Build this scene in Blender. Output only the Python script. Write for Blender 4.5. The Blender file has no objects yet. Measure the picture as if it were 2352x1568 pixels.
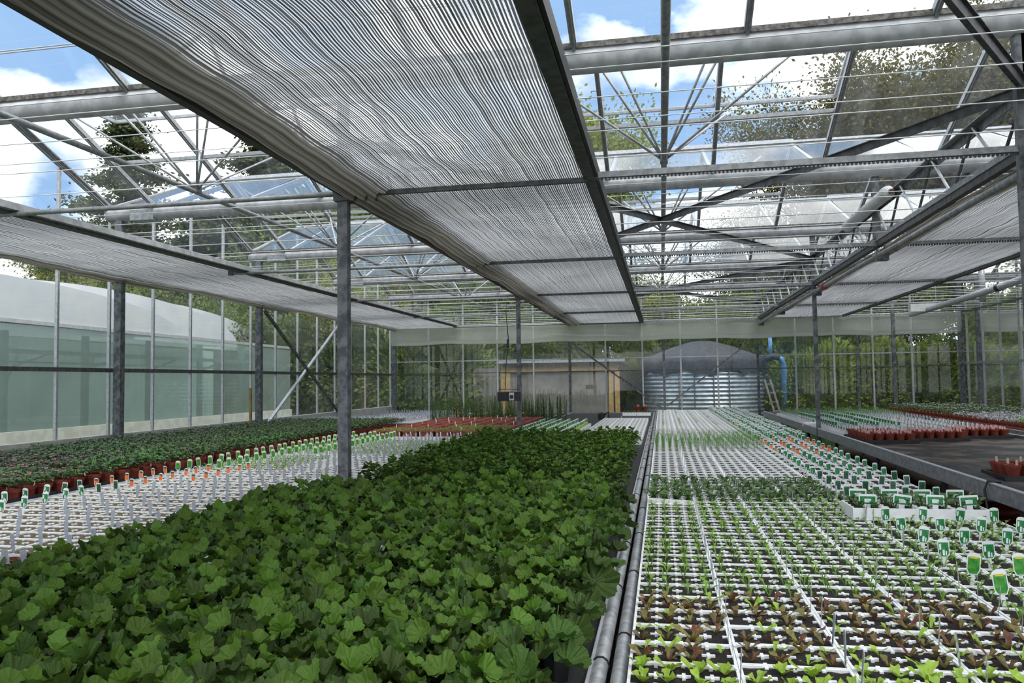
import bpy, math, random
import numpy as np
from mathutils import Vector, Matrix, Euler
R = random.Random(7)
NR = np.random.RandomState(5)
PI = math.pi
sc = bpy.context.scene
COL = sc.collection

# ------------------------------------------------------------ camera
yaw, pit, roll = .1875, .0503, .0142
cy, sy, cp, sp, cr, sr = math.cos(yaw), math.sin(yaw), math.cos(pit), math.sin(pit), math.cos(roll), math.sin(roll)
aR = Vector((cy, sy, 0)); aF = Vector((-sy*cp, cy*cp, sp)); aU = Vector((sy*sp, -cy*sp, cp))
right = aR*cr - aU*sr; up = aR*sr + aU*cr; back = -aF
cd = bpy.data.cameras.new('camera'); cam = bpy.data.objects.new('camera', cd); COL.objects.link(cam)
M = Matrix((right, up, back)).transposed().to_4x4(); M.translation = Vector((0, 0, 1.5))
cam.matrix_world = M
cd.sensor_width = 36; cd.lens = 36*1800.6/2352; cd.clip_start = .05; cd.clip_end = 500
sc.camera = cam

# ------------------------------------------------------------ world
W = bpy.data.worlds.new('sky'); sc.world = W; W.use_nodes = True
nt = W.node_tree; N = nt.nodes; L = nt.links; N.clear()
out = N.new('ShaderNodeOutputWorld'); bg = N.new('ShaderNodeBackground')
tc = N.new('ShaderNodeTexCoord'); mp = N.new('ShaderNodeMapping')
mp.inputs['Scale'].default_value = (1.0, 1.0, 1.7); mp.inputs['Location'].default_value = (.35, .1, .42)
n1 = N.new('ShaderNodeTexNoise'); n1.inputs['Scale'].default_value = 3.1; n1.inputs['Detail'].default_value = 7; n1.inputs['Roughness'].default_value = .52
n2 = N.new('ShaderNodeTexNoise'); n2.inputs['Scale'].default_value = 6.0; n2.inputs['Detail'].default_value = 5
r1 = N.new('ShaderNodeValToRGB')
r1.color_ramp.elements[0].position = .45; r1.color_ramp.elements[0].color = (0, 0, 0, 1)
r1.color_ramp.elements[1].position = .55; r1.color_ramp.elements[1].color = (1, 1, 1, 1)
r2 = N.new('ShaderNodeValToRGB')
r2.color_ramp.elements[0].position = .35; r2.color_ramp.elements[0].color = (.66, .68, .73, 1)
r2.color_ramp.elements[1].position = .6; r2.color_ramp.elements[1].color = (2.6, 2.6, 2.55, 1)
mx = N.new('ShaderNodeMix'); mx.data_type = 'RGBA'
mx.inputs['A'].default_value = (.27, .45, .74, 1)
L.new(tc.outputs['Generated'], mp.inputs[0]); L.new(mp.outputs[0], n1.inputs[0]); L.new(mp.outputs[0], n2.inputs[0])
L.new(n1.outputs[0], r1.inputs[0]); L.new(n2.outputs[0], r2.inputs[0])
L.new(r1.outputs[0], mx.inputs['Factor']); L.new(r2.outputs[0], mx.inputs['B'])
L.new(mx.outputs['Result'], bg.inputs[0]); bg.inputs[1].default_value = 1.35
L.new(bg.outputs[0], out.inputs[0])
sd = bpy.data.lights.new('sun', 'SUN'); sd.energy = 2.2; sd.angle = math.radians(35); sd.color = (1, .97, .92)
so = bpy.data.objects.new('sun', sd); COL.objects.link(so); so.rotation_euler = (math.radians(28), math.radians(24), 0)
sc.view_settings.view_transform = 'Standard'; sc.view_settings.look = 'None'
sc.view_settings.exposure = 0.0; sc.view_settings.gamma = 1; sc.view_settings.use_curve_mapping = False
try:
    sc.cycles.transparent_max_bounces = 24; sc.cycles.max_bounces = 8; sc.cycles.diffuse_bounces = 3
    sc.cycles.transmission_bounces = 6; sc.cycles.glossy_bounces = 3; sc.cycles.caustics_reflective = False; sc.cycles.caustics_refractive = False
except Exception: pass

# ------------------------------------------------------------ materials
MATS = {}
def mat(name, c1, c2=None, rough=.6, metal=0, scale=20, detail=3, bump=0, trans=0, objvar=0, spec=.5, lo=.4, hi=.6, coord='Object', bscale=None):
    """principled with two colours mixed by noise; optional per-object variation and translucency"""
    if name in MATS: return MATS[name]
    m = bpy.data.materials.new(name); m.use_nodes = True; MATS[name] = m
    n = m.node_tree.nodes; l = m.node_tree.links; n.clear()
    o = n.new('ShaderNodeOutputMaterial'); p = n.new('ShaderNodeBsdfPrincipled')
    p.inputs['Roughness'].default_value = rough; p.inputs['Metallic'].default_value = metal
    p.inputs['Specular IOR Level'].default_value = spec
    if c2 is None: c2 = c1
    t = n.new('ShaderNodeTexCoord'); ns = n.new('ShaderNodeTexNoise'); ns.inputs['Scale'].default_value = scale; ns.inputs['Detail'].default_value = detail
    if coord == 'World':
        g = n.new('ShaderNodeNewGeometry'); l.new(g.outputs['Position'], ns.inputs[0])
    else: l.new(t.outputs[coord], ns.inputs[0])
    rp = n.new('ShaderNodeValToRGB'); rp.color_ramp.elements[0].position = lo; rp.color_ramp.elements[1].position = hi
    rp.color_ramp.elements[0].color = (*c1, 1); rp.color_ramp.elements[1].color = (*c2, 1)
    l.new(ns.outputs[0], rp.inputs[0]); csock = rp.outputs[0]
    if objvar:
        oi = n.new('ShaderNodeObjectInfo'); hs = n.new('ShaderNodeHueSaturation')
        mr = n.new('ShaderNodeMapRange'); mr.inputs[3].default_value = 1-objvar; mr.inputs[4].default_value = 1+objvar
        mr2 = n.new('ShaderNodeMapRange'); mr2.inputs[3].default_value = .5-.045*objvar; mr2.inputs[4].default_value = .5+.02*objvar
        l.new(oi.outputs['Random'], mr.inputs[0]); l.new(oi.outputs['Random'], mr2.inputs[0])
        l.new(mr.outputs[0], hs.inputs['Value']); l.new(mr2.outputs[0], hs.inputs['Hue']); l.new(csock, hs.inputs['Color']); csock = hs.outputs[0]
    l.new(csock, p.inputs['Base Color'])
    if bump:
        nb = n.new('ShaderNodeTexNoise'); nb.inputs['Scale'].default_value = bscale or scale*3; nb.inputs['Detail'].default_value = 4
        l.new(t.outputs['Object'], nb.inputs[0])
        b = n.new('ShaderNodeBump'); b.inputs['Strength'].default_value = bump; b.inputs['Distance'].default_value = .01
        l.new(nb.outputs[0], b.inputs['Height']); l.new(b.outputs[0], p.inputs['Normal'])
    s = p.outputs[0]
    if trans:
        tr = n.new('ShaderNodeBsdfTranslucent'); l.new(csock, tr.inputs[0]); ms = n.new('ShaderNodeMixShader'); ms.inputs[0].default_value = trans
        l.new(s, ms.inputs[1]); l.new(tr.outputs[0], ms.inputs[2]); s = ms.outputs[0]
    l.new(s, o.inputs[0])
    return m
def glassmat(name, tint, haze, hazecol=(.8, .83, .83), noisescale=1.5, gl=.9, h0=.4, h1=1.7, msc=(3,1,1)):
    m = bpy.data.materials.new(name); m.use_nodes = True; n = m.node_tree.nodes; l = m.node_tree.links; n.clear()
    o = n.new('ShaderNodeOutputMaterial'); t = n.new('ShaderNodeBsdfTransparent'); t.inputs[0].default_value = (*tint, 1)
    g = n.new('ShaderNodeBsdfGlossy'); g.inputs['Roughness'].default_value = .02; g.inputs[0].default_value = (gl, gl, gl, 1)
    fr = n.new('ShaderNodeFresnel'); fr.inputs[0].default_value = 1.45
    mi = n.new('ShaderNodeMixShader'); l.new(fr.outputs[0], mi.inputs[0]); l.new(t.outputs[0], mi.inputs[1]); l.new(g.outputs[0], mi.inputs[2])
    d = n.new('ShaderNodeBsdfDiffuse'); d.inputs[0].default_value = (*hazecol, 1); tl = n.new('ShaderNodeBsdfTranslucent'); tl.inputs[0].default_value = (*hazecol, 1)
    m2 = n.new('ShaderNodeMixShader'); m2.inputs[0].default_value = .6; l.new(d.outputs[0], m2.inputs[1]); l.new(tl.outputs[0], m2.inputs[2])
    tc = n.new('ShaderNodeTexCoord'); mp = n.new('ShaderNodeMapping'); mp.inputs['Scale'].default_value = msc; ns = n.new('ShaderNodeTexNoise')
    ns.inputs['Scale'].default_value = noisescale; ns.inputs['Detail'].default_value = 5
    l.new(tc.outputs['Object'], mp.inputs[0]); l.new(mp.outputs[0], ns.inputs[0])
    mr = n.new('ShaderNodeMapRange'); mr.inputs[1].default_value = .35; mr.inputs[2].default_value = .7; mr.inputs[3].default_value = haze*h0; mr.inputs[4].default_value = haze*h1
    l.new(ns.outputs[0], mr.inputs[0])
    m3 = n.new('ShaderNodeMixShader'); l.new(mr.outputs[0], m3.inputs[0]); l.new(mi.outputs[0], m3.inputs[1]); l.new(m2.outputs[0], m3.inputs[2])
    l.new(m3.outputs[0], o.inputs[0]); MATS[name] = m; return m
glassmat('glass_roof', (.95, .97, .97), .06)
glassmat('glass_wall', (.93, .95, .94), .05)
glassmat('polythene_band', (.8, .81, .78), .62, (.84, .84, .78), 1.2, .9, .85, 1.15, (1,1,1))
glassmat('mesh_green', (.74, .86, .81), .42, (.60, .72, .66), 2, .2, .92, 1.08, (1,1,1))
def clothmat(name, gapf, gapclear, t0, t1, acol):
    m = bpy.data.materials.new(name); m.use_nodes = True; n = m.node_tree.nodes; l = m.node_tree.links; n.clear()
    o = n.new('ShaderNodeOutputMaterial'); uv = n.new('ShaderNodeUVMap'); sx = n.new('ShaderNodeSeparateXYZ'); l.new(uv.outputs[0], sx.inputs[0])
    # strips of open weave: u = strip coordinate, v = how far gathered
    nz = n.new('ShaderNodeTexNoise'); nz.noise_dimensions = '1D'; nz.inputs['Scale'].default_value = 1; nz.inputs['Detail'].default_value = 0
    mu = n.new('ShaderNodeMath'); mu.operation = 'MULTIPLY'; mu.inputs[1].default_value = 46; l.new(sx.outputs[0], mu.inputs[0]); l.new(mu.outputs[0], nz.inputs['W'])
    w = n.new('ShaderNodeMath'); w.operation = 'MULTIPLY'; w.inputs[1].default_value = 2*PI/.0135; l.new(sx.outputs[0], w.inputs[0])
    si = n.new('ShaderNodeMath'); si.operation = 'SINE'; l.new(w.outputs[0], si.inputs[0])
    ad = n.new('ShaderNodeMath'); ad.operation = 'MULTIPLY_ADD'; ad.inputs[1].default_value = 1.6; l.new(nz.outputs[0], ad.inputs[0]); l.new(si.outputs[0], ad.inputs[2])
    mr = n.new('ShaderNodeMapRange'); mr.inputs[1].default_value = t0; mr.inputs[2].default_value = t1; l.new(ad.outputs[0], mr.inputs[0])
    ga = n.new('ShaderNodeMath'); ga.operation = 'SUBTRACT'; ga.inputs[0].default_value = 1; l.new(sx.outputs[1], ga.inputs[1]); ga.use_clamp = True
    op = n.new('ShaderNodeMath'); op.operation = 'MULTIPLY'; l.new(mr.outputs[0], op.inputs[0]); l.new(ga.outputs[0], op.inputs[1])
    op2 = n.new('ShaderNodeMath'); op2.operation = 'MULTIPLY'; op2.inputs[1].default_value = gapf; l.new(op.outputs[0], op2.inputs[0])
    cr_ = n.new('ShaderNodeMix'); cr_.data_type = 'RGBA'; cr_.inputs['A'].default_value = (acol, acol, acol*.97, 1)
    n3 = n.new('ShaderNodeTexNoise'); n3.noise_dimensions = '1D'; n3.inputs['Scale'].default_value = 1; n3.inputs['Detail'].default_value = 3
    mu3 = n.new('ShaderNodeMath'); mu3.operation = 'MULTIPLY'; mu3.inputs[1].default_value = 70; l.new(sx.outputs[0], mu3.inputs[0]); l.new(mu3.outputs[0], n3.inputs['W'])
    rp3 = n.new('ShaderNodeValToRGB'); rp3.color_ramp.elements[0].position = .38; rp3.color_ramp.elements[1].position = .62
    rp3.color_ramp.elements[0].color = (.10, .09, .07, 1); rp3.color_ramp.elements[1].color = (.36, .34, .29, 1); l.new(n3.outputs[0], rp3.inputs[0]); l.new(rp3.outputs[0], cr_.inputs['B'])  # gathered edge: light and shade of the folds painted in as colour lines
    n4 = n.new('ShaderNodeTexNoise'); n4.noise_dimensions = '1D'; n4.inputs['Scale'].default_value = 1; n4.inputs['Detail'].default_value = 2
    mu4 = n.new('ShaderNodeMath'); mu4.operation = 'MULTIPLY'; mu4.inputs[1].default_value = 95; l.new(sx.outputs[0], mu4.inputs[0]); l.new(mu4.outputs[0], n4.inputs['W'])
    rp4 = n.new('ShaderNodeValToRGB'); rp4.color_ramp.elements[0].position = .36; rp4.color_ramp.elements[1].position = .56
    rp4.color_ramp.elements[0].color = (acol*.35, acol*.34, acol*.32, 1); rp4.color_ramp.elements[1].color = (acol*1.0, acol*1.0, acol*.97, 1); l.new(n4.outputs[0], rp4.inputs[0]); l.new(rp4.outputs[0], cr_.inputs['A'])  # flat part: shaded creases put into the cloth colour as dark lines
    l.new(sx.outputs[1], cr_.inputs['Factor'])
    d = n.new('ShaderNodeBsdfDiffuse'); t = n.new('ShaderNodeBsdfTranslucent'); l.new(cr_.outputs['Result'], d.inputs[0]); l.new(cr_.outputs['Result'], t.inputs[0])
    m1 = n.new('ShaderNodeMixShader'); m1.inputs[0].default_value = .35; l.new(d.outputs[0], m1.inputs[1]); l.new(t.outputs[0], m1.inputs[2])
    tr = n.new('ShaderNodeBsdfTransparent'); tr.inputs[0].default_value = (.92, .92, .92, 1)
    tw = n.new('ShaderNodeBsdfTranslucent'); tw.inputs[0].default_value = (.80,.80,.80,1)
    mg = n.new('ShaderNodeMixShader'); mg.inputs[0].default_value = gapclear; l.new(tw.outputs[0], mg.inputs[1]); l.new(tr.outputs[0], mg.inputs[2])
    m2 = n.new('ShaderNodeMixShader'); l.new(op2.outputs[0], m2.inputs[0]); l.new(m1.outputs[0], m2.inputs[1]); l.new(mg.outputs[0], m2.inputs[2])
    l.new(m2.outputs[0], o.inputs[0]); MATS[name] = m
clothmat('shade_cloth', .9, .32, .80, 1.30, .20); clothmat('shade_cloth_dense', .62, .12, .9, 1.4, .27)
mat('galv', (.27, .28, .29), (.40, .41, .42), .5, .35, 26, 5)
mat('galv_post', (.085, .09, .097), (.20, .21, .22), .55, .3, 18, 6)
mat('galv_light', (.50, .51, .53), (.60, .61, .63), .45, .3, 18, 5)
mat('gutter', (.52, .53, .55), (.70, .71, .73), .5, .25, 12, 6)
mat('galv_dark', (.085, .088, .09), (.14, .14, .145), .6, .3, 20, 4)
mat('flash', (.13, .11, .09), (.28, .27, .26), .7, .2, 30, 5)
mat('alu', (.45, .46, .47), (.58, .59, .60), .45, .4, 30, 3)
mat('wire', (.9, .9, .9), None, .5)
mat('black', (.012, .012, .013), (.022, .022, .022), .5)
mat('blackmat', (.018, .018, .019), (.035, .034, .034), .75, 0, 90, 3, .3)
mat('wetmat', (.012, .009, .008), (.13, .095, .08), .42, 0, 3.2, 10, .6, coord='World', bscale=30, lo=.46, hi=.60)
mat('poly', (.86, .86, .86), (.91, .91, .91), .8, 0, 60, 4, .1)
mat('soil', (.010, .007, .006), (.030, .021, .016), .95, 0, 120, 5, 1.0, bscale=160)
mat('soil_tan', (.10, .075, .04), (.25, .19, .10), .95, 0, 110, 5, 1.0, bscale=160)
mat('soil_red', (.20, .07, .045), (.30, .12, .08), .95, 0, 80, 4, .8)
mat('terracotta', (.19, .032, .017), (.25, .045, .024), .5, 0, 20)
mat('terracotta_light', (.28, .075, .048), (.34, .10, .065), .55, 0, 20)
mat('gleaf', (.032, .072, .010), (.068, .135, .020), .5, 0, 25, 4, .25, .2, .38, .35, coord='Object')
mat('gleaf_young', (.065, .145, .014), (.12, .22, .026), .5, 0, 30, 3, .2, .25, .2, .35)
mat('stem', (.07, .13, .03), None, .6, 0, trans=.1)
mat('seed_green', (.16, .33, .035), (.26, .45, .07), .5, 0, 40, 3, 0, .3, .18)
mat('seed_pale', (.28, .46, .04), (.40, .56, .07), .5, 0, 30, 3, 0, .3, .12)
mat('seed_red', (.17, .055, .035), (.22, .22, .045), .5, 0, 45, 3, 0, .3, .25)
mat('seed_dark', (.06, .125, .03), (.12, .20, .065), .5, 0, 40, 3, 0, .25, .2)
mat('grass_blade', (.10, .26, .04), (.16, .36, .06), .5, 0, 30, trans=.3)
mat('imp_leaf', (.05, .11, .03), (.10, .20, .055), .45, 0, 30, 3, 0, .15, .35)
mat('imp_dark', (.06, .03, .028), (.08, .085, .04), .45, 0, 30, 3, 0, .15, .3)
mat('silver_leaf', (.42, .46, .46), (.60, .62, .64), .6, 0, 30, 3, 0, .2, .1)
mat('dark_leaf', (.015, .016, .014), (.03, .03, .028), .5, 0, 30, 3)
mat('pink', (.45, .14, .28), (.6, .25, .4), .6); mat('yellow', (.75, .55, .02), None, .6); mat('orange', (.85, .22, .02), None, .6); mat('white', (.80, .81, .83), None, .5)
mat('label_back', (.40, .43, .50), (.52, .55, .60), .5, 0, 40, trans=.25)
mat('label_olive', (.10, .16, .07), (.42, .46, .40), .4, 0, 60, 4)
mat('label_white', (.78, .80, .80), None, .4)
mat('label_green', (.008, .13, .035), (.03, .26, .07), .35, 0, 70, 4)
mat('label_lime', (.10, .36, .03), (.02, .20, .03), .35, 0, 45, 4)
mat('label_dark', (.012, .05, .03), (.03, .11, .05), .35, 0, 110, 4)
mat('label_orange', (.75, .13, .03), (.85, .22, .06), .35, 0, 60)
mat('label_pink', (.62, .22, .24), (.80, .62, .58), .4, 0, 120, 3)
mat('label_cream', (.55, .40, .27), (.75, .62, .48), .4, 0, 120, 3)
mat('label_yellow', (.70, .52, .06), None, .4)
mat('print_grey', (.30, .32, .36), (.55, .57, .60), .5, 0, 300, 2)
mat('concrete', (.58, .57, .50), (.70, .69, .63), .9, 0, 6, 5)
mat('ground', (.035, .024, .017), (.075, .052, .036), .95, 0, 14, 8, .8, coord='World')
mat('grassland', (.05, .10, .02), (.09, .15, .035), .95, 0, 4, 8, .6, coord='World')
mat('wood', (.33, .20, .07), (.42, .29, .11), .7, 0, 9, 5)
mat('wood_grey', (.16, .15, .13), (.26, .25, .22), .85, 0, 14, 5)
mat('board', (.125, .12, .105), (.17, .16, .145), .85, 0, 5, 6)
mat('corrugated', (.34, .38, .44), (.50, .55, .62), .32, .55, 7, 4)
mat('tarp', (.035, .036, .04), (.06, .06, .065), .7, 0, 12, 5, .5)
mat('blue_pipe', (.07, .20, .42), (.13, .30, .52), .5, 0, 9, 5)
mat('blue_wrap', (.03, .04, .05), None, .6)
mat('polytunnel', (.72, .74, .78), (.80, .80, .80), .55, 0, 1.5, 3, 0, .25)
mat('tunnel_frame', (.05, .13, .11), None, .6)
mat('tunnel_in', (.42, .52, .47), (.48, .58, .53), .8, 0, 2)
mat('bark', (.06, .05, .042), (.12, .105, .085), .9, 0, 12, 5, .6)
mat('leaf_hedge', (.07, .14, .012), (.30, .36, .04), .5, 0, 3.5, 3, 0, .3, coord='World')
mat('leaf_wood', (.06, .11, .018), (.17, .22, .045), .6, 0, 2.0, 4, 0, .3, coord='World')
mat('leaf_olive', (.075, .072, .016), (.17, .145, .03), .6, 0, 1.6, 4, 0, .35, coord='World')
mat('leaf_yellow', (.14, .18, .02), (.28, .30, .04), .6, 0, 1.6, 4, 0, .35, coord='World')
mat('leaf_conifer', (.03, .05, .018), (.08, .095, .03), .7, 0, 1.2, 4, 0, .15, coord='World')
mat('white_plastic', (.62, .64, .63), (.72, .73, .72), .4); mat('red_plastic', (.35, .03, .02), None, .5)
mat('rust', (.10, .035, .02), (.2, .08, .04), .8, 0, 40)

# ------------------------------------------------------------ mesh helpers
class MB:
    def __init__(s): s.v = []; s.f = []; s.mi = []; s.m = []; s.uv = None
    def mid(s, name):
        if name not in s.m: s.m.append(name)
        return s.m.index(name)
    def add(s, vs, fs, m):
        b = len(s.v); k = s.mid(m); s.v += [tuple(v) for v in vs]
        s.f += [tuple(i+b for i in f) for f in fs]; s.mi += [k]*len(fs); return s
    def box(s, x0, x1, y0, y1, z0, z1, m):
        vs = [(x0,y0,z0),(x1,y0,z0),(x1,y1,z0),(x0,y1,z0),(x0,y0,z1),(x1,y0,z1),(x1,y1,z1),(x0,y1,z1)]
        return s.add(vs, [(0,3,2,1),(4,5,6,7),(0,1,5,4),(1,2,6,5),(2,3,7,6),(3,0,4,7)], m)
    def bar(s, a, b, w, h, m, upv=(0,0,1)):
        a = Vector(a); b = Vector(b); d = (b-a).normalized(); u = Vector(upv)
        x = d.cross(u)
        if x.length < 1e-4: x = d.cross(Vector((0,1,0)))
        x.normalize(); z = x.cross(d).normalized(); vs = []
        for p in (a, b):
            for (i, j) in ((-1,-1),(1,-1),(1,1),(-1,1)): vs.append(p + x*(i*w/2) + z*(j*h/2))
        return s.add(vs, [(0,3,2,1),(4,5,6,7),(0,1,5,4),(1,2,6,5),(2,3,7,6),(3,0,4,7)], m)
    def tube(s, pts, r, m, n=8, cap=True):
        pts = [Vector(p) for p in pts]; rs = r if isinstance(r, (list, tuple)) else [r]*len(pts); vs = []; fs = []
        for i, p in enumerate(pts):
            d = (pts[min(i+1, len(pts)-1)]-pts[max(i-1, 0)]).normalized()
            x = d.cross(Vector((0,0,1)))
            if x.length < .1: x = d.cross(Vector((0,1,0)))
            x.normalize(); z = x.cross(d).normalized()
            for k in range(n):
                a = 2*PI*k/n; vs.append(p + x*(math.cos(a)*rs[i]) + z*(math.sin(a)*rs[i]))
        for i in range(len(pts)-1):
            for k in range(n): fs.append((i*n+k, i*n+(k+1)%n, (i+1)*n+(k+1)%n, (i+1)*n+k))
        if cap: fs.append(tuple(range(n))[::-1]); fs.append(tuple((len(pts)-1)*n+k for k in range(n)))
        return s.add(vs, fs, m)
    def lathe(s, prof, m, n=12, c=(0,0,0)):
        vs = []; fs = []
        for (r, z) in prof:
            for k in range(n): a = 2*PI*k/n; vs.append((c[0]+r*math.cos(a), c[1]+r*math.sin(a), c[2]+z))
        for i in range(len(prof)-1):
            for k in range(n): fs.append((i*n+k, i*n+(k+1)%n, (i+1)*n+(k+1)%n, (i+1)*n+k))
        return s.add(vs, fs, m)
    def merge(s, o, mtx=None):
        vs = o.v if mtx is None else [tuple(mtx @ Vector(v)) for v in o.v]
        b = len(s.v); s.v += vs; mm = [s.mid(x) for x in o.m]
        s.f += [tuple(i+b for i in f) for f in o.f]; s.mi += [mm[i] for i in o.mi]; return s
    def mesh(s, name, smooth=False):
        me = bpy.data.meshes.new(name); me.from_pydata(s.v, [], s.f)
        for x in s.m: me.materials.append(MATS[x])
        if len(s.m) > 1: me.polygons.foreach_set('material_index', s.mi)
        if smooth: me.polygons.foreach_set('use_smooth', [True]*len(me.polygons))
        me.update(); return me
def tag(o, label=None, cat=None, group=None, kind=None):
    if label: o['label'] = label
    if cat: o['category'] = cat
    if group: o['group'] = group
    if kind: o['kind'] = kind
    return o
def empty(name, loc=(0,0,0), rz=0, parent=None):
    o = bpy.data.objects.new(name, None); COL.objects.link(o); o.location = loc; o.rotation_euler = (0,0,rz); o.empty_display_size = .05
    if parent: o.parent = parent
    return o
def ob(name, data, parent=None, loc=None, rot=None, scl=None, smooth=False):
    if isinstance(data, MB): data = data.mesh(name, smooth)
    o = bpy.data.objects.new(name, data); COL.objects.link(o)
    if parent is not None: o.parent = parent
    if loc is not None: o.location = loc
    if rot is not None: o.rotation_euler = rot
    if scl is not None: o.scale = (scl, scl, scl) if not isinstance(scl, (tuple, list)) else scl
    return o
def joined(mesh_mb, xforms, m_override=None):
    """many transformed copies of one MB in a single mesh (numpy)"""
    V = np.array(mesh_mb.v); nv = len(V); F = mesh_mb.f; out = MB(); out.m = list(mesh_mb.m)
    for mt in xforms:
        A = np.array(mt); vv = V @ A[:3, :3].T + A[:3, 3]; b = len(out.v)
        out.v += [tuple(r) for r in vv.tolist()]; out.f += [tuple(i+b for i in f) for f in F]; out.mi += mesh_mb.mi
    return out
def TRS(loc, rot=(0,0,0), s=1): return Matrix.Translation(loc) @ Euler(rot).to_matrix().to_4x4() @ Matrix.Scale(s, 4)

YK = lambda k: 4.82+3.2*k
XL, XR, YF, YB = -6.28, 6.22, 17.72, -1.6
ZG, ZR, ZH = 1.5+2.03, 1.5+2.75, 1.5+1.27     # gutter, ridge, rack heights

# ------------------------------------------------------------ floor & outside ground
o = ob('floor', MB().box(-6.5, 6.5, -3, 18, -.1, 0, 'ground')); tag(o, 'bare brown earth floor under the benches', kind='structure')
g = MB().add([(-60,-15,-.12),(60,-15,-.12),(60,70,-.12),(-60,70,-.12)], [(0,1,2,3)], 'grassland'); o = ob('ground_outside', g); tag(o, 'rough grass around the greenhouse', kind='structure')

# ------------------------------------------------------------ roof
roof = empty('ceiling'); tag(roof, 'glazed ridge and furrow roof on galvanised gutters', kind='structure')
BX = [XL+.03] + [-5.66+1.035*i for i in range(12)] + [XR-.03]
for k in range(-2, 5):
    y = YK(k); b = MB()
    prof = [(-.075,.02),(-.079,-.03),(-.07,-.07),(-.045,-.105),(0,-.12),(.045,-.105),(.07,-.07),(.075,.02)]
    vs = [(x, y+p[0], ZG+p[1]) for x in (XL, XR) for p in prof]
    b.add(vs, [(i, i+1, i+9, i+8) for i in range(7)] + [(0,8,15,7)] + [tuple(range(8)), tuple(range(15,7,-1))], 'gutter')
    o = ob('gutter', b, roof, smooth=True)
    f = MB(); f.box(XL, XR, y-.085, y-.05, ZG+.015, ZG+.05, 'flash'); f.box(XL, XR, y+.05, y+.085, ZG+.015, ZG+.05, 'flash'); f.box(XL, XR, y-.05, y+.05, ZG+.02, ZG+.03, 'flash')
    ob('flashing', f, roof)
    if k in (1, 2, 3):
        ob('gutter_joint', MB().box(-5.95, -5.65, y-.082, y+.082, ZG-.13, ZG-.01, 'galv'), roof)
barS = MB().bar((0,-.0,0), (0,1.8,0), .04, .045, 'alu'); barS.bar((0,0,-.024), (0,1.8,-.024), .018, .03, 'galv')
barM = barS.mesh('glazing_bar')
sl = math.atan2(ZR-ZG-.03, 1.6); Ls = math.hypot(ZR-ZG-.03, 1.6)
VENTS = {(0,1): [(1,4,.42),(5,8,.10)], (1,1): [(1,4,.04),(5,8,.16)], (2,1): [(1,4,.05),(5,8,.14),(9,11,.1)], (3,1): [(5,8,.1)], (-1,1): [(9,11,.3)], (0,0): [(9,11,.2)], (-1,0): [(5,8,.1)]}
for k in range(-2, 4):
    y0, yr = YK(k), YK(k)+1.6
    b = MB(); b.tube([(XL,yr,ZR), (XR,yr,ZR)], .028, 'alu', 6); b.box(XL, XR, yr-.035, yr+.035, ZR+.015, ZR+.04, 'alu'); ob('ridge_bar', b, roof)
    for side in (0, 1):
        for i, x in enumerate(BX):
            o = ob('glazing_bar', barM, roof)
            if side == 0: o.location = (x, y0+.06, ZG+.035); o.rotation_euler = (sl, 0, 0)
            else: o.location = (x, y0+3.2-.06, ZG+.035); o.rotation_euler = (sl, 0, PI)
            o.scale = (1, (Ls-.06)/1.8, 1)
        vs = VENTS.get((k, side), [])
        for i in range(len(BX)-1):
            v = [q for q in vs if q[0] <= i < q[1]]
            x0, x1 = BX[i]+.02, BX[i+1]-.02
            def P(x, t, lift=0):   # t from gutter 0 to ridge 1
                yy = y0+.06+t*1.54 if side == 0 else y0+3.2-.06-t*1.54
                return (x, yy, ZG+.05+t*(ZR-ZG-.03)+lift)
            t1 = .42 if v else 1
            pm = MB().add([P(x0,0), P(x1,0), P(x1,t1), P(x0,t1)], [(0,1,2,3)], 'glass_roof'); ob('roof_pane', pm, roof)
        for (a, c, lift) in vs:
            x0, x1 = BX[a], BX[c]; ve = empty('roof_vent', parent=roof)
            def Q(x, t, l): return P(x, t, .03+lift*(1-t)/.58)
            fr = MB()
            fr.bar(Q(x0,.42,0), Q(x1,.42,0), .03, .03, 'alu'); fr.bar(Q(x0,1,0), Q(x1,1,0), .03, .03, 'alu')
            for j in range(a, c+1): fr.bar(Q(BX[j],.42,0), Q(BX[j],1,0), .028, .03, 'alu')
            ob('vent_frame', fr, ve)
            for j in range(a, c): ob('vent_pane', MB().add([Q(BX[j],.42,0), Q(BX[j+1],.42,0), Q(BX[j+1],1,0), Q(BX[j],1,0)], [(0,1,2,3)], 'glass_roof'), ve)
            fr = MB(); fr.bar(P(x0,.42), P(x1,.42), .035, .035, 'alu'); ob('vent_sill', fr, roof)

# vent push pipes with fans of rods
for xp, nm in ((-4.05, 'left'), (.06, 'middle'), (4.1, 'right')):
    t = empty('vent_pipe', (xp, 0, 0)); tag(t, 'long galvanised pipe running away under the roof, %s one of three, with fans of rods' % nm, 'pipe')
    zp = 1.5+1.74
    ob('pipe', MB().tube([(0,YB,zp-.02), (0,17.5,zp)], .024, 'galv', 8), t, smooth=True)
    for k in range(-1, 4):
        ya = YK(k)+1.45 if k < 0 else [6.3, 9.4, 12.65, 16.0][k]
        yr = YK(k)+1.6
        for (dx, dy, dz) in ((-1.12,-.55,.74),(-.52,-.62,.70),(-.36,-.68,.68),(.36,-.68,.68),(.46,-.62,.70),(1.1,-.55,.74),(.55,.7,.60),(-.5,.7,.60)):
            ob('rod', MB().tube([(0,ya,zp), (dx, yr+dy, zp+dz)], .0105, 'gutter', 6), t, smooth=True)
        ob('clamp', MB().box(-.03,.03,ya-.035,ya+.035,zp-.02,zp+.045,'galv_dark'), t)

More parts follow.
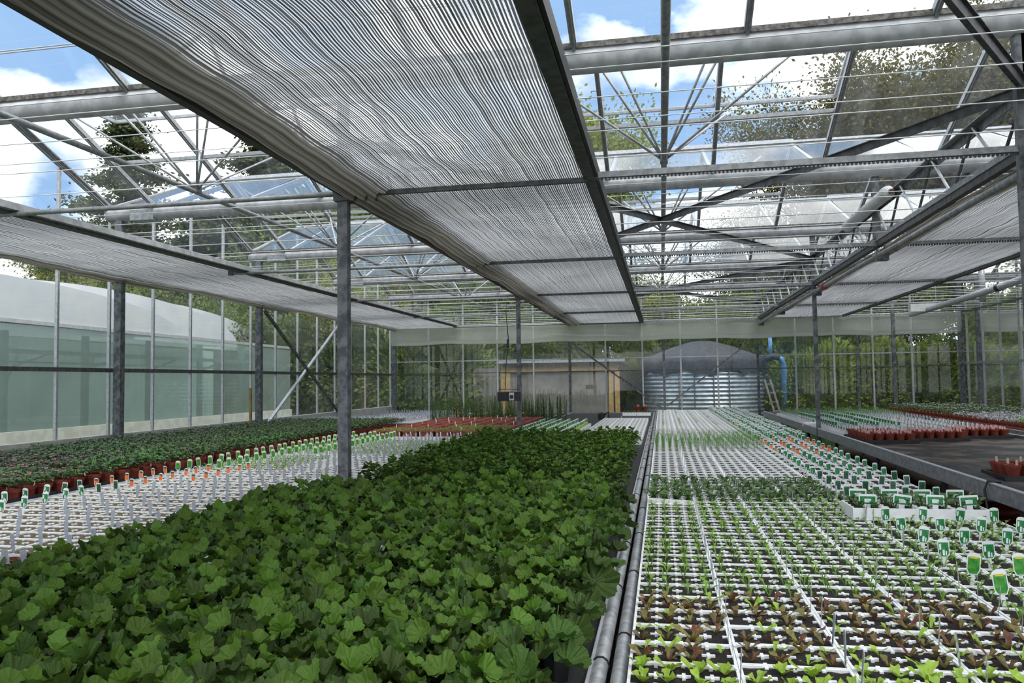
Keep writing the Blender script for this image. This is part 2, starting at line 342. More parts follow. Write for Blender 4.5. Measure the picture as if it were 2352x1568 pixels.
# ------------------------------------------------------------ glass walls
def wall(name, label, horiz, pos, a0, a1, mull, rails, zt_fn, zb=0, extra=None):
    w = empty(name); tag(w, label, kind='structure')
    def pt(a, z, d=0): return (pos+d, a, z) if horiz == 'y' else (a, pos+d, z)
    for a in mull: ob('mullion', MB().bar(pt(a, zb), pt(a, zt_fn(a)-.02), .028, .034, 'alu', (1,0,0)), w)
    for (z, r, m) in rails: ob('rail', MB().bar(pt(a0, z), pt(a1, z), r, r, m), w)
    zs = [zb]+[z for z, _, _ in rails]
    ms = [a0]+[a for a in mull if a0 < a < a1]+[a1]
    for i in range(len(ms)-1):
        x0, x1 = ms[i], ms[i+1]
        for j in range(len(zs)):
            z0 = zs[j]
            if j+1 < len(zs): pts = [pt(x0,z0), pt(x1,z0), pt(x1,zs[j+1]), pt(x0,zs[j+1])]
            else: pts = [pt(x0,z0), pt(x1,z0), pt(x1,zt_fn(x1)), pt(x0,zt_fn(x0))]
            ob('pane', MB().add(pts, [(0,1,2,3)], 'glass_wall'), w)
    return w
def gable(y):
    u = ((y-4.82) % 3.2); return ZG+.05 + (ZR-ZG-.02)*(u/1.6 if u < 1.6 else (3.2-u)/1.6)
MY = [4.82-6.4+.8*i+.02 for i in range(25)]
wl = wall('wall_left', 'glazed left side wall with a pale concrete base', 'y', XL, YB, YF, MY, [(.93,.03,'galv'), (1.5+.19,.045,'galv_dark'), (ZH+.02,.03,'galv')], gable, .5)
ob('wall_base', MB().box(XL-.06, XL+.05, YB, YF, 0, .95, 'concrete'), wl)
wr = wall('wall_right', 'glazed right side wall', 'y', XR, YB, YF, MY, [(.5,.03,'galv'), (1.5+.235,.04,'galv'), (1.5+1.32,.035,'galv_dark')], gable, .1)
for k in range(-2, 4):
    for (w, x) in ((wl, XL+.02), (wr, XR-.02)):
        b = MB(); b.bar((x,YK(k),ZG+.03), (x,YK(k)+1.6,ZR-.02), .06, .06, 'galv'); ob('gable_rafter', b, w)
        b = MB(); b.bar((x,YK(k)+3.2,ZG+.03), (x,YK(k)+1.6,ZR-.02), .06, .06, 'galv'); ob('gable_rafter', b, w)
MX = [-5.36,-4.525,-3.709,-2.866,-1.224,-.405,.428,1.219,2.85,3.627,4.407,5.174]
wf = wall('wall_back', 'glazed end wall at the far end', 'x', YF, XL, XR, MX, [(.55,.03,'galv'), (1.5+.195,.022,'galv_dark'), (1.5+.48,.022,'galv_light'), (1.5+1.28,.03,'galv_light'), (ZG-.1,.05,'galv')], lambda x: ZG+.05, .1)
for x in (-2.03, .06, 2.06, 4.09): ob('end_post', MB().bar((x,YF-.05,0), (x,YF-.05,ZG-.1), .05, .05, 'galv_post', (1,0,0)), wf)
wb = MB().box(XL, XR, YB-.05, YB, 0, .6, 'concrete'); o = ob('wall_front', wb); tag(o, 'low concrete wall behind the camera', kind='structure')

# corner wall posts + wall posts
def post(x, y, z0, z1, w, m, label, plates=True, top=None):
    t = empty('support_post', (x, y, 0)); tag(t, label, 'post')
    ob('shaft', MB().bar((0,0,z0), (0,0,z1), w, w*1.15, m, (1,0,0)), t)
    if plates: ob('base_plate', MB().box(-w, w, -w, w, z0, z0+.012, m), t)
    if top: ob('bracket', MB().box(-w*.8, w*.8, -w, w, z1-.05, z1+.06, 'galv_dark'), t)
    return t
seq = ['first', 'second', 'third', 'fourth']
for k in range(0, 5):
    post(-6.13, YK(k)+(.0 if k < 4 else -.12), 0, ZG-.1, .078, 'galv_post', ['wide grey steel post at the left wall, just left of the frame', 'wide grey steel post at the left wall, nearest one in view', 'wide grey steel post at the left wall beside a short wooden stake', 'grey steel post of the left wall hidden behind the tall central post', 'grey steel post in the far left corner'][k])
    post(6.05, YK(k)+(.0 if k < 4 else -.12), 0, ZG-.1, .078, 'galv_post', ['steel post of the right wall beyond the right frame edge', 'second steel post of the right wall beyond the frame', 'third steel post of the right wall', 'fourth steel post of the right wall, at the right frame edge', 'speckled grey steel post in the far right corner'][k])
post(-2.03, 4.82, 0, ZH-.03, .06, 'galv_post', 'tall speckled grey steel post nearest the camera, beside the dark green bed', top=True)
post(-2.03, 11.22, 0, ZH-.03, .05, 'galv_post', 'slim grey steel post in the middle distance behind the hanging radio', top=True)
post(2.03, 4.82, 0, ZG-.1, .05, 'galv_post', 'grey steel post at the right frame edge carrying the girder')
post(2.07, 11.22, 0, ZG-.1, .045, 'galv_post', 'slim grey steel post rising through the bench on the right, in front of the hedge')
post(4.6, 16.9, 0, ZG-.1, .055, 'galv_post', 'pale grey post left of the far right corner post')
# diagonal wall braces
def rodthing(name, label, cat, a, b, w, h, m, group=None, upv=(0,0,1)):
    o = ob(name, MB().bar(a, b, w, h, m, upv)); tag(o, label, cat, group); return o
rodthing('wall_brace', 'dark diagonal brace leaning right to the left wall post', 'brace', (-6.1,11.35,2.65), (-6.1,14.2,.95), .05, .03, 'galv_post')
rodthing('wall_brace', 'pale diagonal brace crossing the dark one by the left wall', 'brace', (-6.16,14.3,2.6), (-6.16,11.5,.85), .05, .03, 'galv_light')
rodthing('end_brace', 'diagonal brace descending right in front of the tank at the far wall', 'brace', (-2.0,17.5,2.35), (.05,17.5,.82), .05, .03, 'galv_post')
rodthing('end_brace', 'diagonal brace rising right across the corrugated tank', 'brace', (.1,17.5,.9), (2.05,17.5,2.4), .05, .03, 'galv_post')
rodthing('wooden_stake', 'short brown wooden stake beside the left wall post', 'stake', (-6.12,10.95,0), (-6.12,10.95,1.45), .04, .03, 'wood', upv=(1,0,0))

# ------------------------------------------------------------ girders along Y + wind braces
def girder(x, label, zlow):
    t = empty('lattice_girder', (x, 0, 0)); tag(t, label, 'girder'); zt, zb = 1.5+1.655, 1.5+zlow
    b = MB(); b.bar((0,YB,zt), (0,17.6,zt), .055, .008, 'galv'); b.bar((.024,YB,zt-.035), (.024,17.6,zt-.035), .008, .07, 'galv_post'); ob('top_chord', b, t)
    ob('bottom_chord', MB().bar((0,YB,zb), (0,17.6,zb), .04, .04, 'galv'), t)
    y = 1.62; i = 0
    while y < 17.4:
        ob('web_rod', MB().tube([(0,y,zt-.02), (0,y+.36,zb)], .011, 'galv_dark', 6), t)
        ob('web_rod', MB().tube([(0,y,zt-.02), (0,y-.36,zb)], .011, 'galv_light', 6), t); y += .8
    for k in range(-1, 5):
        if x > 0: ob('strut', MB().bar((0,YK(k),zb), (0,YK(k),ZG-.08), .05, .065, 'galv_post', (1,0,0)), t)
        else: ob('strut', MB().bar((0,YK(k),zb), (0,YK(k),ZG-.08), .05, .065, 'galv', (1,0,0)), t)
girder(2.07, 'open lattice girder running to the far wall above the right shade curtain rail', 1.31)
girder(-2.03, 'open lattice girder hidden above the middle shade curtain', 1.31)
zb_ = 1.5+1.62
def lbar(name, label, a, b):
    m = MB(); m.bar(a, b, .075, .006, 'galv_dark'); a2 = Vector(a)+Vector((0,-.035,-.03)); b2 = Vector(b)+Vector((0,-.035,-.03)); m.bar(a2, b2, .006, .06, 'galv_dark')
    o = ob(name, m); tag(o, label, 'brace')
lbar('wind_brace', 'dark angle iron brace crossing overhead from the upper right post to the middle curtain', (2.03,4.86,zb_), (-2.0,11.2,zb_))
lbar('wind_brace', 'grey angle iron brace crossing the dark one behind the pipe', (-2.0,4.86,zb_+.012), (2.03,11.2,zb_+.012))
lbar('wind_brace', 'far angle iron brace from the second right post towards the middle', (2.03,11.26,zb_), (-2.0,17.6,zb_))
lbar('wind_brace', 'far grey brace under the roof near the end wall', (-2.0,11.26,zb_+.012), (2.03,17.6,zb_+.012))
lbar('wind_brace', 'near black angle brace slanting down to the upper right post', (-2.0,-1.5,zb_), (2.03,4.78,zb_))

# ------------------------------------------------------------ support wires
nw = 0
ys = [(1.08+.5*i, ZH+.035) for i in range(33)]+[(1.27+.7*i, ZH+.09) for i in range(24)]
for (y, z) in ys:
    o = ob('support_wire', MB().tube([(XL+.1,y,z), (XR-.1,y,z)], .0028, 'wire', 4)); tag(o, 'thin pale wire stretched across the house under the roof', 'wire', 'support wires across the house')

# ------------------------------------------------------------ racks
tooth = MB().add([(-.008,-.006,0),(.008,-.006,0),(.004,-.006,-.016),(-.004,-.006,-.016),(-.008,.006,0),(.008,.006,0),(.004,.006,-.016),(-.004,.006,-.016)],
                 [(0,1,2,3),(4,7,6,5),(1,5,6,2),(3,2,6,7),(0,3,7,4)], 'galv_dark')
names = ['nearest', 'second', 'third', 'fourth', 'farthest']
for k in range(0, 5):
    y = YK(k)-(.0 if k < 4 else .25); t = empty('drive_rack', (0, y, ZH)); tag(t, '%s cross bar of the shade drive with a toothed rack underneath' % names[k], 'rack')
    xs = -6.1 if k == 0 else -4.72+(.1 if k > 2 else 0)
    ob('pipe', MB().tube([(xs,0,-.02), (-2.0,0,-.02)], .018, 'galv', 8), t, smooth=True)
    ob('carrier_bar', MB().bar((-2.0,0,-.03), (-.42,0,-.03), .028, .03, 'galv_dark'), t)
    ob('rack_bar', MB().bar((-.42,0,-.005), (6.0 if k < 1 else (5.9 if k == 4 else 4.0),0,-.005), .03, .036, 'galv'), t)
    xx = np.arange(-.38, 6.0 if k < 1 else 3.9, .0235 if k < 3 else .05)
    o = ob('rack_teeth', joined(tooth, [Matrix.Translation((x,0,-.023)) for x in xx]), t); o['kind'] = 'stuff'
    if k: ob('end_cap', MB().box(xs-.03, xs+.02, -.02, .02, -.04, .03, 'galv_dark'), t)

# ------------------------------------------------------------ shade curtains
def cloth(name, label, x0, x1, gather, gside, folds, seed, mname='shade_cloth'):
    rr = np.random.RandomState(seed); nx = 84; ya = np.arange(-1.2, 17.55, .125); ny = len(ya)
    t = empty(name, (0,0,0)); tag(t, label, 'curtain')
    b = MB(); vs = []; uvs = []
    K = 46; wob = np.cumsum(rr.randn(K+2, 7)*.0055, 0); wob -= wob.mean(0)
    for j, y in enumerate(ya):
        w = (y+1.5)/.5; i0 = int(w); fr = w-i0; w_ = wob[i0]*(1-fr)+wob[min(i0+1,K)]*fr
        sag = math.sin(PI*(fr))
        for i in range(nx+1):
            s = i/nx; x = x0+(x1-x0)*s
            gd = (x-x0) if gside < 0 else (x1-x); g = max(0, min(1, (gather-gd)/gather*2.2)) if gather else 0
            z = ZH+.012-.018*sag*(.4+.6*math.sin(PI*s))
            ph = w_[1]*60
            z += -.045*g*(.55+.45*math.sin(gd*85+ph+.6*math.sin(y*1.7+s*9))) - .035*g*abs(math.sin(y*.98))
            z += .003*math.sin(x*180+ph)
            p = s*5; q = int(min(p, 4.999)); off = w_[q]*(1-(p-q))+w_[q+1]*(p-q)
            vs.append((x, y, z)); uvs.append((x*1.0+off*(1-.3*g), min(1, g*1.25)))
    fs = [(j*(nx+1)+i, j*(nx+1)+i+1, (j+1)*(nx+1)+i+1, (j+1)*(nx+1)+i) for j in range(ny-1) for i in range(nx)]
    b.add(vs, fs, mname); me = b.mesh('cloth', True); ul = me.uv_layers.new(name='UVMap')
    li = np.zeros(len(me.loops), dtype=np.int32); me.loops.foreach_get('vertex_index', li)
    ul.data.foreach_set('uv', np.array(uvs)[li].ravel()); ob('cloth', me, t)
    return t
t = cloth('shade_curtain', 'wide middle shade curtain of grey strips overhead with a bunched left edge', -2.0, -.44, .34, -1, 1, 3)
ob('lead_rail', MB().box(-.445, -.375, -1.2, 17.5, ZH-.03, ZH+.025, 'galv_dark').box(-.372, -.355, -1.2, 17.5, ZH-.02, ZH+.06, 'black'), t)
ob('fixed_rail', MB().box(-2.03, -1.985, -1.2, 17.5, ZH-.05, ZH+.02, 'black'), t)
t = cloth('shade_curtain', 'narrow shade curtain along the left wall below the roof', -6.16, -4.62, .20, -1, 1, 9, 'shade_cloth_dense')
ob('lead_rail', MB().box(-4.63, -4.55, -1.2, 17.3, ZH-.02, ZH+.03, 'galv_dark').box(-4.56, -4.50, -1.2, 17.3, ZH+.0, ZH+.05, 'gutter'), t)
t = cloth('shade_curtain', 'shade curtain on the right gathered along the lattice girder', 2.1, 3.72, .30, -1, 1, 17, 'shade_cloth_dense')
ob('lead_rail', MB().box(3.72, 3.78, 1, 17.3, ZH-.03, ZH+.02, 'galv_dark'), t)
ob('fixed_rail', MB().box(2.06, 2.11, -1.2, 17.4, ZH-.03, ZH+.05, 'galv_dark'), t)
t = empty('drive_shaft', (2.07, 0, ZH-.12)); tag(t, 'round drive shaft with couplings hung below the right curtain rail', 'shaft')
ob('shaft', MB().tube([(0,1,0), (0,17.4,0)], .024, 'galv', 10), t, smooth=True)
for y in (4.82, 8.02, 11.22, 14.42, 17.3):
    ob('coupling', MB().tube([(0,y-.07,0), (0,y+.07,0)], .036, 'galv', 10), t); ob('gear_motor' if y == 8.02 else 'bearing', MB().box(-.02, .09, y-.05, y+.03, -.05, .03, 'galv_post'), t)
ob('coupling_ring', MB().tube([(0,10.5,0), (0,10.62,0)], .042, 'red_plastic', 10), t)['label'] = 'red coupling ring'

# tube lamp on girder
t = empty('tube_fitting', (2.0, 7.4, 3.115), 0); tag(t, 'white tubular fitting with a dark socket fixed under the girder on the right', 'fitting')
ob('housing', MB().tube([(0,0,0), (0,1.5,-.01)], .055, 'white_plastic', 14), t, smooth=True)
ob('end_cap', MB().lathe([(.0,.0),(.03,.004),(.058,.02),(.062,.09),(.0,.09)], 'white_plastic', 14), t, (0,-.08,0), (-PI/2,0,0), smooth=True)
ob('socket', MB().tube([(.015,-.1,.0), (.015,-.07,.0)], .02, 'rust', 10), t)
for y in (.3, 1.2): ob('bracket', MB().box(-.015,.015,y-.02,y+.02,-.02,.06,'galv_dark'), t)

# side screen band at far wall
t = empty('plastic_screen', (0, 17.46, 0)); tag(t, 'translucent white plastic screen rolled in a band across the far wall', 'screen')
b = MB(); nx = 90; prof = [(0,2.79),(-.03,2.74),(-.05,2.6),(-.055,2.46),(-.04,2.38),(-.01,2.355),(.03,2.37),(.03,2.42)]
vs = []
for i in range(nx+1):
    x = -6.17+12.22*i/nx; w = .012*math.sin(x*2.3)+.008*math.sin(x*5.1+1)
    for (y, z) in prof: vs.append((x, y+w*(2.79-z)*3, z+(w if z < 2.5 else 0)))
n_ = len(prof); b.add(vs, [(i*n_+j, (i+1)*n_+j, (i+1)*n_+j+1, i*n_+j+1) for i in range(nx) for j in range(n_-1)], 'polythene_band'); ob('sheet', b, t, smooth=True)
ob('top_bar', MB().tube([(-6.17,0,2.795), (6.05,0,2.785)], .012, 'galv_light', 6), t)

# right hand pipes and box
t = empty('heating_duct', (0,0,0)); tag(t, 'pale round duct running to the far right corner below the roof', 'duct')
ob('duct', MB().tube([(4.95,16.9,2.72), (5.0,14.7,2.76), (5.0,11.6,2.83)], .055, 'galv_light', 12), t, smooth=True)
ob('clip', MB().tube([(5.0,12.9,2.80), (5.0,12.8,2.80)], .063, 'black', 12), t)
t = empty('white_box', (4.93, 16, 2.8)); tag(t, 'small white box hanging above the far right screen band', 'box'); ob('case', MB().box(-.27,.25,-.08,.08,-.1,.06,'white_plastic'), t); ob('lid', MB().box(-.28,.26,-.09,.09,.06,.08,'galv_light'), t)
for x in (-.2, .2): ob('hanger', MB().bar((x,0,.08), (x,0,.62), .01, .01, 'galv'), t)
o = ob('hanging_pipe', MB().tube([(5.35,14.42,2.72), (5.35,14.42,3.42)], .05, 'galv_light', 10), smooth=True); tag(o, 'short grey vertical pipe beside the duct at the right wall', 'pipe')

# radio
t = empty('hanging_radio', (-2.15, 11.05, 1.28)); tag(t, 'old black portable radio hanging on a cable beside the slim middle post', 'radio')
ob('case', MB().box(-.165,.165,-.04,.04,-.065,.065,'black'), t); ob('speaker_grille', MB().box(-.15,-.01,-.048,-.04,-.05,.05,'blackmat'), t); ob('tape_deck', MB().box(.01,.08,-.048,-.04,-.055,.055,'galv_light'), t)
ob('dial', MB().box(.02,.07,-.052,-.046,-.03,.02,'black'), t); ob('trim', MB().box(-.167,.167,-.042,.042,.062,.07,'wood_grey'), t)
ob('handle', MB().tube([(-.14,0,.065), (-.14,0,.1), (.14,0,.1), (.14,0,.065)], .005, 'black', 5), t)
o = ob('radio_cable', MB().tube([(-2.2,11.05,1.38), (-2.19,11.05,1.7), (-2.15,11.05,2.1), (-2.18,11.05,2.5), (-2.16,11.08,2.72)], [.005,.005,.007,.005,.005], 'black', 6)); tag(o, 'black cable dropping from the roof to the radio', 'cable')
o = ob('cable_plug', MB().tube([(-2.165,11.05,1.98), (-2.155,11.05,2.1)], .016, 'black', 6)); tag(o, 'black plug connector half way down the radio cable', 'plug')

# ------------------------------------------------------------ benches
ZB = .77
def bench(label, x0, x1, y0, y1, surf, rimm='galv', rimr=.019, rimstyle='tube', legs=True):
    t = empty('plant_bench', (0,0,0)); tag(t, label, 'bench')
    ob('bed', MB().box(x0+.006, x1-.006, y0+.006, y1-.006, ZB-.03, ZB, surf), t)
    for x in (x0, x1):
        if rimstyle == 'tube': ob('rim_rail', MB().tube([(x,y0,ZB+.01), (x,y1,ZB+.01)], rimr, rimm, 10), t, smooth=True)
        else:
            s = 1 if x == x0 else -1
            ob('rim_rail', MB().box(min(x,x+s*.02), max(x,x+s*.02), y0, y1, ZB-.07, ZB+.03, rimm).box(min(x-s*.004,x+s*.03), max(x-s*.004,x+s*.03), y0, y1, ZB+.03, ZB+.037, 'galv_light'), t)
    for y in (y0, y1): ob('end_rail', MB().box(x0, x1, y-.01, y+.01, ZB-.03, ZB+.02, rimm), t)
    y = y0+.4
    while y < y1:
        for x in (x0+.3, x1-.3): ob('leg', MB().bar((x,y,0), (x,y,ZB-.03), .04, .04, 'galv_post', (1,0,0)), t)
        y += 2.1
    return t
bench('long bench by the left wall holding pots of small bushy plants', -5.98, -3.93, .8, 17.2, 'blackmat')
bench('bench of white seedling packs left of the tall near post', -3.80, -2.12, .8, 17.2, 'blackmat')
bench('middle bench carrying the dense dark green bed of plants', -1.93, -.168, .5, 17.2, 'blackmat', 'galv', .02)
bench('bench of white seedling packs right of the pipe rails', -.118, 1.525, .5, 17.4, 'blackmat', 'galv', .02)
bench('mostly empty dark wet bench on the right with a grey steel rim', 2.05, 3.98, .6, 17.0, 'wetmat', 'galv', 0, 'flat')
bench('far right bench crowded with small plants', 4.28, 6.0, .6, 17.2, 'blackmat', 'galv', 0, 'flat')
for i, y in enumerate(np.arange(1.3, 12, .72)):
    for (x, l) in ((-.168, 'left'), (-.118, 'right')):
        o = ob('cable_tie', MB().tube([(x,y+(.2 if x > -.15 else 0),ZB+.01), (x,y+(.2 if x > -.15 else 0)+.006,ZB+.01)], .0235, 'black', 10)); tag(o, 'thin black tie around the %s rail beside the dark green bed' % l, 'tie', 'ties on the %s rail' % l)
# thin conduit on the left pipe
o = ob('conduit', MB().tube([(-.19,.6,ZB+.022), (-.187,12,ZB+.02)], .005, 'galv_light', 6)); tag(o, 'thin pale conduit strapped along the left bench rail', 'conduit')
# loose mat edge, hose on bench 5
nxx = 26; vs = []
for i in range(nxx+1):
    y = 4.6+2.4*i/nxx
    for j in range(4): vs.append((2.085+.05*j+.02*math.sin(i*1.3), y, ZB+.012+(.012+.016*max(0,math.sin(i*.9)))*(1 if j in (1,2) else .1)))
o = ob('ground_cover_sheet', MB().add(vs, [(i*4+j,(i+1)*4+j,(i+1)*4+j+1,i*4+j+1) for i in range(nxx) for j in range(3)], 'black')); tag(o, 'crumpled edge of black sheeting along the rim of the dark bench', 'sheet')
o = ob('hose', MB().tube([(2.12,5.55,.81), (2.04,5.55,.815), (2.02,5.55,.76), (2.02,5.5,.6), (1.98,5.3,.35), (1.95,5.2,.05)], .008, 'black', 8), smooth=True); tag(o, 'black hose hanging over the rim of the dark bench', 'hose')

# ------------------------------------------------------------ leaves and small plants
def fan_leaf(seed, n=44, lobes=7, m='gleaf'):
    r = random.Random(seed); b = MB(); vs = [(0,0,0)]
    span = math.radians(344)
    for ring, rr in enumerate((.5, 1.0)):
        for i in range(n+1):
            a = -span/2+span*i/n+PI/2
            lob = .86+.115*abs(math.sin(lobes*PI*i/n))**.6 if ring else .9
            tooth_ = (.075 if i % 2 else 0)*(ring)
            R_ = rr*(lob-tooth_)*(1+.08*math.cos(a-PI/2))
            pleat = (.11 if (i*lobes*2//n) % 2 else -.08)*rr + r.uniform(-.03,.03)*ring + (.10*math.sin(a*2.5+seed)+.06*math.sin(a*4+seed*2))*ring
            cup = .46*rr*rr
            vs.append((R_*math.cos(a), R_*math.sin(a), cup+pleat*(1 if ring else .8)))
    fs = [(0, 1+i, 2+i) for i in range(n)]
    fs += [(1+i, n+2+i, n+3+i, 2+i) for i in range(n)]
    b.add(vs, fs, m)
    return b
LM = [fan_leaf(i).mesh('leaf', False) for i in range(4)]; LY = [fan_leaf(10+i, 30, 5, 'gleaf_young').mesh('leaf', False) for i in range(2)]
LMB = [fan_leaf(30+i, 12, 5) for i in range(3)]; LYB = [fan_leaf(40, 12, 5, 'gleaf_young')]
pot_m = MB().lathe([(.0,0),(.034,0),(.046,.085),(.050,.085),(.050,.1),(.045,.1),(.043,.09),(0,.09)], 'black', 10).mesh('pot')
stem_m = MB().tube([(0,0,.08), (.004,.002,.15)], .006, 'stem', 5)
for i in range(6):
    a = i*1.05; stem_m.tube([(0,0,.09), (.035*math.cos(a), .035*math.sin(a), .17)], .002, 'stem', 4)
stem_m = stem_m.mesh('stem')
# foreground individuals
plants = []
y = 1.25
while y < 8.4:
    big = y < 4.7; dx = .145 if big else .118
    nn = int((1.60)/dx)
    for i in range(nn+1):
        plants.append((-1.88+(i+.5*(int(y*97) % 2))*dx+R.uniform(-.015,.015), y+R.uniform(-.015,.015), big))
    y += dx*.93
ngl = 0
pls = sorted([p for p in plants if p[2] and p[0] < -.27], key=lambda p: p[0]**2+p[1]**2)
bigs = pls[:255]
for (x, y, _) in bigs:
    t = empty('pelargonium', (x, y, ZB), R.uniform(0,6.28)); tag(t, 'leafy scallop-leaved plant in the near part of the dense dark green bed', 'plant', 'scallop leaved plants filling the near part of the middle bench')
    ob('pot', pot_m, t); ob('stem', stem_m, t)
    ga = R.uniform(0,6)
    for j in range(12):
        a = ga+j*2.4+R.uniform(-.3,.3); q = j/10; rad = .018+.075*math.sqrt(q); h = .215-.085*q+R.uniform(-.012,.015)
        s = (.036+.023*q)*R.uniform(.75,1.15); young = j < 3
        if young: s *= .8
        tilt = -.75+1.25*q+R.uniform(-.35,.35)
        ob('leaf', R.choice(LY if young else LM), t, (rad*math.cos(a), rad*math.sin(a), h), Euler((-tilt+R.uniform(-.2,.2), R.uniform(-.25,.25), a-PI/2)), s)
def small_foliage(seed, nl=34, rad=.064, h0=.1, h1=.195, s0=.012, s1=.020, young=.3):
    r = random.Random(seed); b = MB()
    for j in range(nl):
        a = r.uniform(0,6.28); q = math.sqrt(r.random()); hh = h1-(h1-h0)*q*q+r.uniform(-.012,.012); s = r.uniform(s0,s1)
        b.merge(LYB[0] if r.random() < young else r.choice(LMB), Matrix.Translation((q*rad*math.cos(a), q*rad*math.sin(a), hh)) @ Euler((.7-1.1*q+r.uniform(-.5,.5), r.uniform(-.45,.45), a-PI/2)).to_matrix().to_4x4() @ Matrix.Scale(s,4))
    return b
SF = [small_foliage(i) for i in range(4)]; SFM = [s.mesh('foliage') for s in SF]
rest = [p for p in plants if not p[2] and p[0] < -.24]; rest.sort(key=lambda p: p[0]**2+p[1]**2)
rest_ind, rest_st = rest[:290], rest[290:]
for (x, y, _) in rest_ind:
    t = empty('parsley_pelargonium', (x, y, ZB)); tag(t, 'small fine-leaved plant in the far part of the dense dark green bed', 'plant', 'fine leaved plants filling the far part of the middle bench')
    ob('foliage', R.choice(SFM), t, rot=(0,0,R.uniform(0,6)), scl=R.uniform(.95,1.15)); ob('pot', pot_m, t, scl=.9)
bb = MB(); bb.m = []
for i in range(3):
    xs = [TRS((x,y,ZB),(0,0,R.uniform(0,6)),R.uniform(.95,1.15)) for n_i,(x,y,_) in enumerate(rest_st) if n_i % 3 == i]
    bb.merge(joined(SF[i], xs))
o = ob('bed_foliage', bb); tag(o, 'dark green foliage at the far end of the middle bench', 'foliage', kind='stuff')
for i, (x, y) in enumerate(((-.9,2.4),(-1.35,2.2),(-1.0,3.6),(-.75,4.9))):
    o = ob('plant_label', MB().box(-.007,.007,-.0006,.0006,0,.05,'label_white'), None, (x,y,ZB+.17), (.3,.4*(-1)**i,.3)); tag(o, ['small white label poking out of the dark green bed at the left','white label tip lost among the leaves near the front','small white stake standing in the middle of the dark green bed','tiny white stake in the far half of the dark green bed'][i], 'label')

# seedlings
def blade(b, p, a, ln, w, lean, m, bend=.5):
    d = Vector((math.cos(a), math.sin(a), 0)); s = Vector((-d.y, d.x, 0))*w; p = Vector(p)
    p1 = p+d*ln*lean*.5+Vector((0,0,ln*.6)); p2 = p+d*ln*(lean*1.1)+Vector((0,0,ln*(1-.4*bend)))
    pm = (p1+p2)/2+Vector((0,0,ln*.06))
    b.add([p-s*.15, p+s*.15, p1+s*.25, p1-s*.25, pm+s, pm-s, p2], [(0,1,2,3),(3,2,4,5),(5,4,6)], m)
def sprout(seed, n, ln, w, lean, m, ruff=0, stem=.0):
    r = random.Random(seed); b = MB(); a0 = r.uniform(0,6)
    for i in range(n):
        a = a0+i*6.28/n+r.uniform(-.5,.5); l_ = ln*r.uniform(.7,1.25); le = lean*r.uniform(.6,1.4)
        if ruff:
            d = Vector((math.cos(a), math.sin(a), 0)); s = Vector((-d.y, d.x, 0)); rows = []
            for q in range(5):
                t_ = q/4; c = d*l_*le*t_*1.1+Vector((0,0,l_*(t_-.35*t_*t_*.9))); ww = w*(.18+1.0*t_**.8)*(1 if q % 2 else .72)
                rows.append((c-s*ww+Vector((0,0,r.uniform(-1,1)*w*.5*t_)), c+Vector((0,0,-w*.15)), c+s*ww+Vector((0,0,r.uniform(-1,1)*w*.5*t_))))
            vs = [v for row in rows for v in row]; b.add(vs, [(k*3+j, k*3+j+1, k*3+j+4, k*3+j+3) for k in range(4) for j in range(2)], m)
        else: blade(b, (0,0,0), a, l_, w*r.uniform(.8,1.2), le, m)
    return b
SE = {
 'pale': [sprout(i, 5, .040, .015, .7, 'seed_pale', 1) for i in range(4)],
 'red': [sprout(10+i, 4, .034, .0105, .75, 'seed_red', 1) for i in range(4)]+[sprout(15, 3, .03, .008, .8, 'seed_pale', 1)],
 'green': [sprout(20+i, 4, .036, .0085, .65, 'seed_green') for i in range(5)],
 'brassica': [sprout(30+i, 6, .052, .012, .55, 'seed_dark', i % 2) for i in range(5)],
 'tiny': [sprout(40+i, 2, .010, .0025, .9, 'seed_green') for i in range(2)],
 'leek': [sprout(50+i, 13, .13, .0013, .2, 'grass_blade') for i in range(3)],
}
SEM = {k: [b.mesh('seedling') for b in v] for k, v in SE.items()}
# packs: local frame 0..w (x) 0..d (y); top at ZP
ZT, HT = .057, .057
def pack_mb(w=.252, d=.144, nx=4, ny=2):
    b = MB(); e = .0072; z1 = ZT; zs = ZT-.009
    b.box(0,w,0,e,0,z1,'poly'); b.box(0,w,d-e,d,0,z1,'poly'); b.box(0,e,e,d-e,0,z1,'poly'); b.box(w-e,w,e,d-e,0,z1,'poly')
    ym = d/2
    for i in range(1, nx):
        x = w*i/nx
        b.box(x-.004,x+.004,ym-.014,ym+.014,.03,z1-.001,'poly'); b.box(x-.016,x+.016,ym-.0042,ym+.0042,.03,z1-.0015,'poly')
        b.box(x-.0045,x+.0045,e,e+.011,.03,z1-.001,'poly'); b.box(x-.0045,x+.0045,d-e-.011,d-e,.03,z1-.001,'poly')
    b.box(e,e+.012,ym-.0035,ym+.0035,.03,z1-.001,'poly'); b.box(w-e-.012,w-e,ym-.0035,ym+.0035,.03,z1-.001,'poly')
    return b
def soil_mb(m, w=.252, d=.144, seed=1):
    r = random.Random(seed); b = MB(); nx, ny = 12, 7; vs = []
    for j in range(ny+1):
        for i in range(nx+1): vs.append((.005+(w-.01)*i/nx, .005+(d-.01)*j/ny, ZT-.006+r.uniform(-.003,.0025)))
    b.add(vs, [(j*(nx+1)+i, j*(nx+1)+i+1, (j+1)*(nx+1)+i+1, (j+1)*(nx+1)+i) for j in range(ny) for i in range(nx)], m); return b
PMB = pack_mb(); PM = PMB.mesh('pack_body'); SMB = {m: soil_mb(m) for m in ('soil','soil_tan','soil_red')}; SM = {m: [soil_mb(m, seed=i).mesh('soil_fill') for i in range(3)] for m in SMB}
